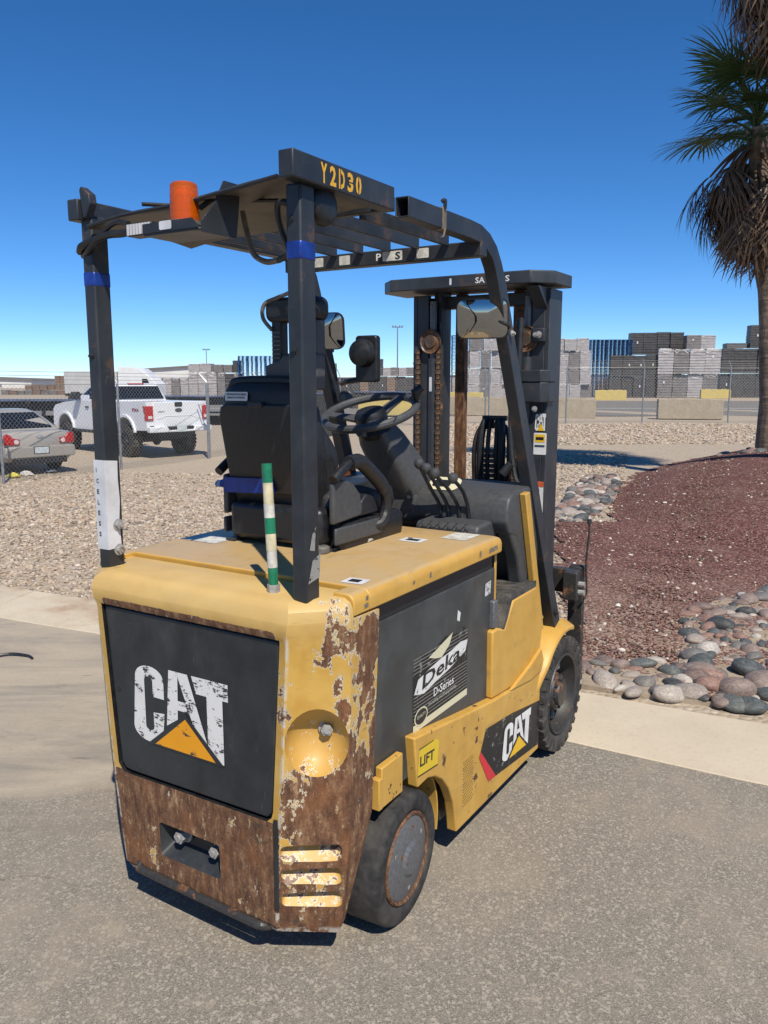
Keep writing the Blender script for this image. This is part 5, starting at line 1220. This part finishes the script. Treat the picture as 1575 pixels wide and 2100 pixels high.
MT['bluedeck'] = simple('blue_deck_paint', (.06, .085, .15), .6, 0, .6, .9)
def flatbed(x0, x1, y, zt, label, wd=2.4):
    b = G((x0+x1)/2, y); L = x1-x0
    r = empty('flatbed_trailer', ((x0+x1)/2, y, b), 0, label, 'trailer', 'flatbed trailers beyond the fence'); h = zt-b
    MB().box(-L/2, L/2, 0, wd, h-.06, h).build('deck', MT['bluedeck'], r, .02)
    for q in (.35, wd-.45): MB().box(-L/2+.1, L/2-.1, q, q+.12, h-.45, h-.101).build('frame_beam', MT['black'], r)
    for q in (L/2-1.2, -L/2+1.0, -L/2+2.1):
        MB().cyl((q, .05, .48), (q, .35, .48), .48, 22).build('wheel', MT['rubber'], r, smooth=True) if q < 0 else MB().box(q-.06, q+.06, .3, .42, .02, h-.45).build('landing_leg', MT['black'], r)
    for k in range(int(L/1.2)): MB().box(-L/2+.3+k*1.2, -L/2+.42+k*1.2, -.03, -.001, h-.12, h-.02).build('stake_pocket', MT['steel'], r)
flatbed(PX(-200, 34), PX(137, 34), 34, PZ(820, 34), 'blue-decked flatbed trailer standing beyond the silver sedan')
flatbed(PX(300, 42), PX(470, 42), 42, PZ(812, 42), 'blue flatbed trailer showing above the pickup bed')
flatbed(PX(590, 47), PX(690, 47), 47, PZ(806, 47), 'blue flatbed trailer seen under the left guard pillar'); flatbed(PX(700, 50), PX(865, 50), 50, PZ(803, 50), 'blue flatbed trailer seen through the steering wheel')

# --- vehicles
def paint(nm, c, rough=.3):
    s = Sh(nm, rough); n = s.noise(1.2, 5, .6); x, y, z = s.xyz()
    dirt = s.mul(s.step(z, .95, .35), s.add(s.mul(s.noise(4, 6, .6), .5), .25))
    s.col(s.mix(s.mul(dirt, .6), s.mix(s.mul(n, .12), c, tuple(q*.7 for q in c)), (.32, .27, .21))); s.b.inputs['Coat Weight'].default_value = .5; s.b.inputs['Coat Roughness'].default_value = .08; return s.m
white_p = paint('white_car_paint', (.74, .75, .77)); silver_p = paint('silver_car_paint', (.36, .335, .30), .35)
s = Sh('tail_lamp_red', .15); s.col((.42, .008, .012)); s.b.inputs['Coat Weight'].default_value = .6; MT['lampred'] = s.m
MT['lampclear'] = simple('clear_lamp', (.65, .60, .58), .15); MT['plate'] = simple('licence_plate', (.55, .60, .60), .4, 0, .1, 30); MT['chrome'] = simple('chrome_bumper', (.60, .60, .60), .25, .7, .15, 4); MT['trim'] = simple('black_trim', (.02, .02, .022), .5)
def car_wheel(parent, x, y, r, w, s_, rimc, off_road=False):
    M = Matrix.Translation((x, y, r)) @ frame((0, 0, 0), (0, s_, 0), (0, 0, 1))
    t = MB().lathe([(r*.56, -w+.02), (r*.9, -w), (r, -w+.04), (r, -.04), (r*.97, -.015), (r*.88, 0), (r*.60, -.01), (r*.56, -.03)], 40, M, True).build('wheel', MT['rubber'], parent, smooth=True, ang=40)
    MB().lathe([(r*.57, -.12), (r*.57, -.02), (r*.52, -.012), (r*.50, -.05), (r*.20, -.06), (r*.16, -.03), (.02, -.025)], 32, M).build('rim', rimc, t, smooth=True, ang=30)
    for k in range(6):
        Mk = M @ Matrix.Rotation(R(60*k), 4, 'Z')
        MB().prism([(r*.14, -r*.06), (r*.52, -r*.10), (r*.52, r*.10), (r*.14, r*.06)], 'z', -.058, -.028, Mk).build('spoke', rimc, t)
    if off_road:
        for k in range(26):
            Mk = M @ Matrix.Rotation(R(360*k/26), 4, 'Z')
            for za, zb in ((-w+.01, -w*.55), (-w*.45, -.005)):
                a = .045 if za < -w*.5 else .04
                MB().prism([(r-.01, -a), (r+.018, -a*.8), (r+.018, a*.8), (r-.01, a)], 'z', za, zb, Mk).build('tread_lug', MT['rubber'], t)
    return t
# pickup: rear-left corner at (-6.5, 22.3), heading 46.5 degrees to the left
th = R(46.5); rt_ = Vector((math.cos(th), math.sin(th), 0)); base = Vector((-6.5, 22.3, 0)) + rt_*1.0
pk = empty('pickup_truck', (base.x, base.y, G(base.x, base.y)), th, 'lifted white pickup truck with muddy tyres parked behind the fence', 'pickup')
WB = 1.0
bodyp = [(.02, .80), (.02, 1.585), (2.02, 1.575), (2.06, 1.575), (2.06, 1.58), (4.15, 1.56), (4.95, 1.50), (5.55, 1.40), (5.68, 1.28), (5.72, .78), (5.40, .70), (5.38, .82), (5.28, 1.0), (5.08, 1.13), (4.85, 1.17), (4.62, 1.13), (4.42, 1.0), (4.32, .82), (4.30, .70), (1.74, .70), (1.71, .86), (1.60, 1.03), (1.40, 1.15), (1.18, 1.19), (.96, 1.15), (.76, 1.03), (.66, .88), (.64, .78)]
pb = MB().prism(bodyp, 'x', -WB, WB).build('body', white_p, pk)
boolean(pb, [MB().box(-.82, .82, .10, 1.98, 1.05, 1.8).build('c', None), MB().box(-.93, .93, .68, 1.70, .3, 1.02).build('c', None), MB().box(-.93, .93, 4.33, 5.37, .3, 1.02).build('c', None)])
bvp = pb.modifiers.new('b', 'BEVEL'); bvp.width = .035; bvp.segments = 3; bvp.limit_method = 'ANGLE'; pb.data.shade_smooth(); pb.data.set_sharp_from_angle(angle=R(35))
cab = MB(); cab.loft([[Vector((p[0], p[1], z)) for p in rrect(-w, w, a, b, .12)] for z, w, a, b in ((1.56, .97, 2.07, 4.22), (1.62, .955, 2.09, 4.15), (1.98, .80, 2.22, 3.62), (2.06, .76, 2.27, 3.50), (2.085, .68, 2.36, 3.38))])
cab_o = cab.build('cab', white_p, pk, .01, 2, ang=50)
def quad(nm, pts, mat, par): return MB().add([Vector(p) for p in pts] , [tuple(range(len(pts)))]).build(nm, mat, par)
quad('rear_window', [(-.82, 2.062, 1.63), (.82, 2.062, 1.63), (.70, 2.185, 2.0), (-.70, 2.185, 2.0)], MT['glass'], cab_o)
for s_ in (-1, 1):
    quad('side_window', [(s_*.958, 2.35, 1.63), (s_*.958, 4.02, 1.60), (s_*.90, 3.82, 1.74), (s_*.818, 3.50, 1.96), (s_*.818, 2.40, 1.96)], MT['glass'], cab_o)
    MB().box(s_*.885-.012, s_*.885+.012, 3.02, 3.12, 1.60, 1.97).build('door_pillar', white_p, cab_o)
    MB().prism([(3.70, 1.60), (3.95, 1.60), (3.95, 1.83), (3.74, 1.83)], 'x', s_*1.02, s_*1.24).build('door_mirror', MT['trim'], cab_o, .03)
    MB().box(min(s_*1.0, s_*1.03), max(s_*1.0, s_*1.03), 2.35, 2.53, 1.36, 1.40).build('door_handle', MT['trim'], pb)
    MB().box(min(s_*1.0, s_*1.03), max(s_*1.0, s_*1.03), 3.30, 3.48, 1.36, 1.40).build('door_handle', MT['trim'], pb)
    MB().box(s_*1.0-.003, s_*1.0+.004, 3.06, 3.07, .78, 1.55).build('door_gap', MT['trim'], pb)
    arc_o = [(1.18 + .60*math.cos(R(a)), .62 + .60*math.sin(R(a))) for a in range(10, 171, 16)]; arc_i = [(1.18 + .52*math.cos(R(a)), .62 + .52*math.sin(R(a))) for a in range(170, 9, -16)]
    for yo in (0, 3.67): MB().prism([(p[0]+yo, p[1]) for p in arc_o + arc_i], 'x', s_*.98, s_*1.045).build('fender_flare', white_p, pb, .012)
    tl = MB().prism([(.0, 1.07), (.0, 1.47), (.20, 1.47), (.17, 1.32), (.12, 1.25), (.13, 1.07)], 'x', s_*.80, s_*1.012, Matrix.Translation((0, -.012, 0))).build('tail_lamp', MT['lampred'], pb, .012)
    MB().box(s_*.90-.06, s_*.90+.06, -.020, -.013, 1.12, 1.20).build('reverse_lens', MT['lampclear'], tl)
    MB().box(min(s_*.99, s_*1.06), max(s_*.99, s_*1.06), 1.95, 4.2, .62, .70).build('running_board', MT['trim'], pk, .02)
    car_wheel(pk, s_*1.05, 1.18, .45, .33, s_, MT['trim'], True); car_wheel(pk, s_*1.05, 4.85, .45, .33, s_, MT['trim'], True)
tg = MB().prism(rrect(-.785, .785, .865, 1.575, .02, 2), 'y', -.012, .055).build('tailgate', white_p, pb, .012)
MB().prism([(-.70, 1.12), (-.45, 1.20), (.45, 1.20), (.70, 1.12), (.62, 1.10), (.42, 1.175), (-.42, 1.175), (-.62, 1.10)], 'y', -.020, -.0125).build('tailgate_crease', white_p, tg, .004)
MB().prism(rrect(-.12, .12, 1.44, 1.57, .02, 2), 'y', -.022, -.0125).build('tailgate_handle', MT['trim'], tg)
ovp = [(.115*math.cos(R(a)), 1.345 + .055*math.sin(R(a))) for a in range(0, 360, 20)]
MB().prism(ovp, 'y', -.024, -.0125).build('oval_badge', simple('badge_grey', (.10, .10, .11), .3, .5), tg)
link('lettering', text_mesh('LARIAT', frame((-.66, -.0125, 1.285), (1, 0, 0), (0, 0, 1)), .22, .045, .002, .02), MT['trim'], tg)
link('lettering', text_mesh('FX4', frame((-1.0005, .75, 1.30), (0, -1, 0), (0, 0, 1)), .34, .10, .004, .04), simple('badge_red', (.25, .03, .03)), pb)
bm_ = MB().prism([(-1.0, .74), (1.0, .74), (1.0, .90), (.45, .90), (.40, .80), (-.40, .80), (-.45, .90), (-1.0, .90)], 'y', -.16, .02).build('rear_bumper', white_p, pk, .025, 3)
MB().box(-.42, .42, -.13, .02, .805, .895).build('bumper_step', MT['trim'], bm_); MB().box(-.16, .16, -.168, -.162, .745, .90).build('licence_plate', MT['plate'], bm_)
MB().box(-.9, .9, -.005, .05, .901, .86+.06).build('bumper_pad', MT['trim'], bm_)
MB().box(-.26, .26, 2.24, 2.30, 2.045, 2.085).build('high_brake_lamp', MT['lampred'], cab_o)
MB().cyl((-.95, 1.18, .47), (.95, 1.18, .47), .07, 12).build('rear_axle', MT['steel'], pk, smooth=True); MB().tube([(-.02, 1.18, .30), (-.02, 1.18, .47), (-.02, 1.18, .64)], [.06, .19, .06], 14).build('differential', MT['steel'], pk, smooth=True)
MB().box(-.55, .55, .15, 5.2, .55, .72).build('underbody', MT['black'], pk)
# sedan: rear-right corner near (-7.4, 19.1)
th2 = R(47); r2 = Vector((math.cos(th2), math.sin(th2), 0)); b2 = Vector((-7.22, 19.05, 0)) - r2*.88
sn = empty('sedan', (b2.x, b2.y, G(b2.x, b2.y)), th2, 'silver sedan with red tail lamps parked behind the fence beside the pickup', 'car')
secs = [(0.0, .70, .42, .93, .90), (.05, .80, .36, .99, .93), (.25, .87, .30, 1.015, .96), (.70, .89, .28, 1.0, .96), (1.3, .895, .27, .97, .95), (2.6, .895, .27, .96, .94), (3.6, .89, .28, .95, .90), (4.4, .86, .30, .86, .80), (4.75, .76, .36, .72, .66), (4.86, .62, .42, .62, .58)]
m = MB(); rings = []
for y, w_, zb, zt, zs in secs:
    hf = [(0, zb), (w_*.85, zb), (w_*.98, zb+.09), (w_, zb+.28), (w_*.985, zs-.10), (w_*.93, zs), (w_*.6, zt-.005), (0, zt)]
    rings.append([Vector((a, y, b)) for a, b in hf] + [Vector((-a, y, b)) for a, b in hf[-2:0:-1]])
m.loft(rings); sb = m.build('body', silver_p, sn, smooth=True, ang=50)
boolean(sb, [MB().cyl((-1.2, 1.05, .33), (-.66, 1.05, .33), .36, 28).build('c', None), MB().cyl((.66, 1.05, .33), (1.2, 1.05, .33), .36, 28).build('c', None), MB().cyl((-1.2, 3.9, .33), (-.66, 3.9, .33), .36, 28).build('c', None), MB().cyl((.66, 3.9, .33), (1.2, 3.9, .33), .36, 28).build('c', None)])
sb.data.shade_smooth(); sb.data.set_sharp_from_angle(angle=R(40))
gh = MB(); gh.loft([[Vector((p[0], p[1], z)) for p in rrect(-w, w, a, b, .16)] for z, w, a, b in ((.94, .84, .62, 3.65), (1.0, .82, .70, 3.45), (1.20, .73, 1.05, 3.05), (1.38, .62, 1.45, 2.65), (1.445, .52, 1.68, 2.4))])
cabs = gh.build('cabin', silver_p, sn, smooth=True, ang=60)
quad('rear_window', [(-.66, .735, 1.025), (.66, .735, 1.025), (.60, 1.02, 1.20), (.52, 1.40, 1.375), (-.52, 1.40, 1.375), (-.60, 1.02, 1.20)], MT['glass'], cabs)
for s_ in (-1, 1):
    quad('side_window', [(s_*.825, 1.0, 1.01), (s_*.825, 3.2, 1.01), (s_*.735, 2.85, 1.21), (s_*.645, 2.5, 1.36), (s_*.645, 1.55, 1.36), (s_*.735, 1.2, 1.21)], MT['glass'], cabs)
    tl = MB().prism([(.46, .70), (.46, .83), (.60, .85), (.66, .93), (.74, .955), (.80, .90), (.80, .70)], 'y', -.028, .05, Matrix.Diagonal((s_, 1, 1, 1))).build('tail_lamp', MT['lampred'], sb, .015)
    MB().lathe([(.055, 0), (.045, .012), (.01, .016)], 20, frame((s_*.535, -.030, .768), (1, 0, 0), (0, 0, 1)).to_4x4() @ Matrix.Diagonal((1, 1, 1, 1))).build('reverse_lens', MT['lampclear'], tl, smooth=True)
    car_wheel(sn, s_*.88, 1.05, .32, .21, s_, MT['hub']); car_wheel(sn, s_*.88, 3.9, .32, .21, s_, MT['hub'])
MB().prism(rrect(-.80, .80, .40, .66, .06), 'y', -.075, .05).build('rear_bumper', silver_p, sb, .03, 3)
MB().box(-.60, .60, -.06, .1, .26, .40).build('bumper_valance', MT['trim'], sb, .02)
pl_ = MB().box(-.16, .16, -.088, -.076, .50, .64).build('licence_plate', MT['plate'], sb); MB().box(-.18, .18, -.080, -.0755, .485, .655).build('plate_frame', MT['trim'], sb)
MB().prism([(.085*math.cos(R(a)), .875 + .035*math.sin(R(a))) for a in range(0, 360, 24)], 'y', -.014, .02).build('trunk_badge', MT['chrome'], sb)

# --- litter at the foot of the fence
for i, (u_, v_, c_, lb_) in enumerate(((14, 978, (.62, .52, .08), 'scrap of yellow litter at the foot of the fence by the sedan'), (40, 974, (.60, .56, .50), 'crumpled pale paper lying at the foot of the fence by the sedan'), (88, 968, (.10, .12, .16), 'flattened dark bottle lying beside the fence by the sedan'))):
    d_ = 2.10*1660/(v_-781.6); x0_ = PX(u_, d_); k = MB(); n = 8
    k.loft([[Vector((math.cos(2*math.pi*q/n)*r_*random.uniform(.7, 1.2)*1.5, math.sin(2*math.pi*q/n)*r_*random.uniform(.7, 1.2), z_ + random.uniform(0, .03))) for q in range(n)] for r_, z_ in ((.06, 0), (.12, .02), (.10, .07), (.03, .10))])
    o = k.build(('yellow_scrap', 'paper_scrap', 'flat_bottle')[i], simple('litter_%d' % i, c_, .6)); o.location = (x0_, d_, G(x0_, d_)); tag(o, lb_, ('scrap', 'paper', 'bottle')[i])
# --- palms
def frond_mesh(nm, mat, rad, nb, spread, pet, droop, wid, seed, rag=.0):
    rr = random.Random(seed); m = MB()
    m.tube(bez([(0, 0, 0), (0, pet*.5, .05*pet), (0, pet, 0)], 4), [.030 - .002*i for i in range(9)], 5)
    for i in range(nb):
        f = (i+.5)/nb*2-1; a = R(spread)*f; L = rad*(1 - .22*abs(f)**2)*rr.uniform(.85, 1.08)
        dirv = Vector((math.sin(a), math.cos(a), 0)); side = Vector((math.cos(a), -math.sin(a), 0))
        up = Vector((0, 0, 1)); b0 = Vector((0, pet, 0)); fold = .16*abs(f)
        pts = []
        n = 5
        dr = droop*rr.uniform(.6, 1.5)
        tw = rr.uniform(-.6, .6)*rag
        for k in range(n+1):
            t = k/n; p = b0 + dirv*(L*t*(1-.25*dr*t)) + up*(fold*L*t*(1-t*.6) - dr*L*t**2.2*.75) + side*(tw*L*t*t*.3)
            w = wid*(.35 + 1.5*t)*(1-t)**.62 if k < n else .001
            pts.append((p - side*w + up*.25*w, p + up*-.1*w, p + side*w + up*.25*w))
        q = len(m.v)
        for tri in pts: m.v += [tuple(v) for v in tri]
        for k in range(n):
            for j in range(2): m.f.append((q+3*k+j, q+3*k+j+1, q+3*k+j+4, q+3*k+j+3))
    me = bpy.data.meshes.new(nm); me.from_pydata(m.v, [], m.f); me.shade_smooth(); me.materials.append(mat); return me
def leafmat(nm, a, b, tr=.25):
    s = Sh(nm, .5, spec=.4); n = s.noise(3, 4, .6); c = s.mix(s.step(n, .3, .7), a, b); s.col(c)
    t = s.n('BsdfTranslucent'); s.put(t.inputs['Color'], c); mx = s.n('MixShader'); mx.inputs[0].default_value = tr
    o = s.t.nodes['Material Output']; s.t.links.new(s.b.outputs[0], mx.inputs[1]); s.t.links.new(t.outputs[0], mx.inputs[2]); s.t.links.new(mx.outputs[0], o.inputs[0]); return s.m
lg = leafmat('palm_leaf_green', (.040, .085, .026), (.095, .155, .045), .35); lb = leafmat('palm_leaf_dead', (.10, .062, .035), (.20, .135, .085), .15)
GREEN = [frond_mesh('frond', lg, .80, 30, 118, .75, .28, .019, i, .4) for i in range(3)]
DEAD = [frond_mesh('dead_frond', lb, .85, 22, 60, .55, .55, .017, 10+i, 1.0) for i in range(3)]
s = Sh('palm_bark', .9); z = s.xyz()[2]; rn = s.noise(14, 6, .6, s.map((1, 1, .25))); rg_ = s.noise(9, 3, .5, s.map((.15, .15, 2.2)))
s.col(s.mix(s.step(s.add(s.mul(rn, .6), s.mul(rg_, .4)), .35, .65), (.10, .072, .05), (.25, .185, .13))); s.bump(s.add(rn, rg_), .6, .03); MT['bark'] = s.m
def palm(x, y, h, lean, label, seed, ng=34, nd=46, r0=.20, skirt=2.2, zb=None, size=1.0, flare=0, top_el=78):
    rr = random.Random(seed); zb = float(mound_h(np.array(x), np.array(y))) if zb is None else zb
    root = empty('palm_tree', (x, y, zb), 0, label, 'palm', 'fan palms on the cinder mound')
    path = [(lean[0]*t**1.5, lean[1]*t, h*t) for t in [i/12 for i in range(13)]]
    MB().tube(path, [r0*1.25 - .25*r0*min(1, i/2) - .02*r0*i + rr.uniform(-.01, .01) for i in range(13)], 16).build('trunk', MT['bark'], root, smooth=True)
    top = Vector(path[-1])
    for i in range(ng):
        az = rr.uniform(0, 360); el = top_el - (top_el+17)*(i/ng)**.9 + rr.uniform(-8, 8)
        o = bpy.data.objects.new('frond', rr.choice(GREEN)); COL.objects.link(o); o.parent = root; o.location = top + Vector((0, 0, .25 - .5*i/ng))
        o.rotation_mode = 'QUATERNION'
        d = Vector((math.sin(R(az))*math.cos(R(el)), math.cos(R(az))*math.cos(R(el)), math.sin(R(el))))
        xd = d.cross(Vector((0, 0, 1))).normalized(); zd = xd.cross(d)
        o.rotation_quaternion = Matrix((xd, d, zd)).transposed().to_quaternion(); k = size*rr.uniform(.85, 1.12); o.scale = (k, k, k)
    for i in range(nd):
        az = rr.uniform(0, 360); f = i/nd; el = -38 + flare - 48*f**.6 + rr.uniform(-6, 6)
        o = bpy.data.objects.new('dead_frond', rr.choice(DEAD)); COL.objects.link(o); o.parent = root
        zl = -.25 - (skirt-1.0)*f
        o.location = top + Vector((math.sin(R(az))*r0*.8, math.cos(R(az))*r0*.8, zl)); o.rotation_mode = 'QUATERNION'
        d = Vector((math.sin(R(az))*math.cos(R(el)), math.cos(R(az))*math.cos(R(el)), math.sin(R(el)))); xd = d.cross(Vector((0, 0, 1))).normalized(); zd = xd.cross(d)
        o.rotation_quaternion = Matrix((xd, d, zd)).transposed().to_quaternion(); k = size*rr.uniform(.8, 1.15); o.scale = (k, k, k)
    return root
palm(6.68, 14.0, 5.25, (-.62, .0), 'fan palm with green crown above a skirt of dead fronds', 3, 34, 60, .20, 1.7, None, 1.1, 0, 56)
palm(6.22, 12.2, 9.0, (-.62, .0), 'taller fan palm with a long shaggy dead skirt, next to the shorter one', 8, 30, 80, .22, 2.9, None, 1.2, 16)
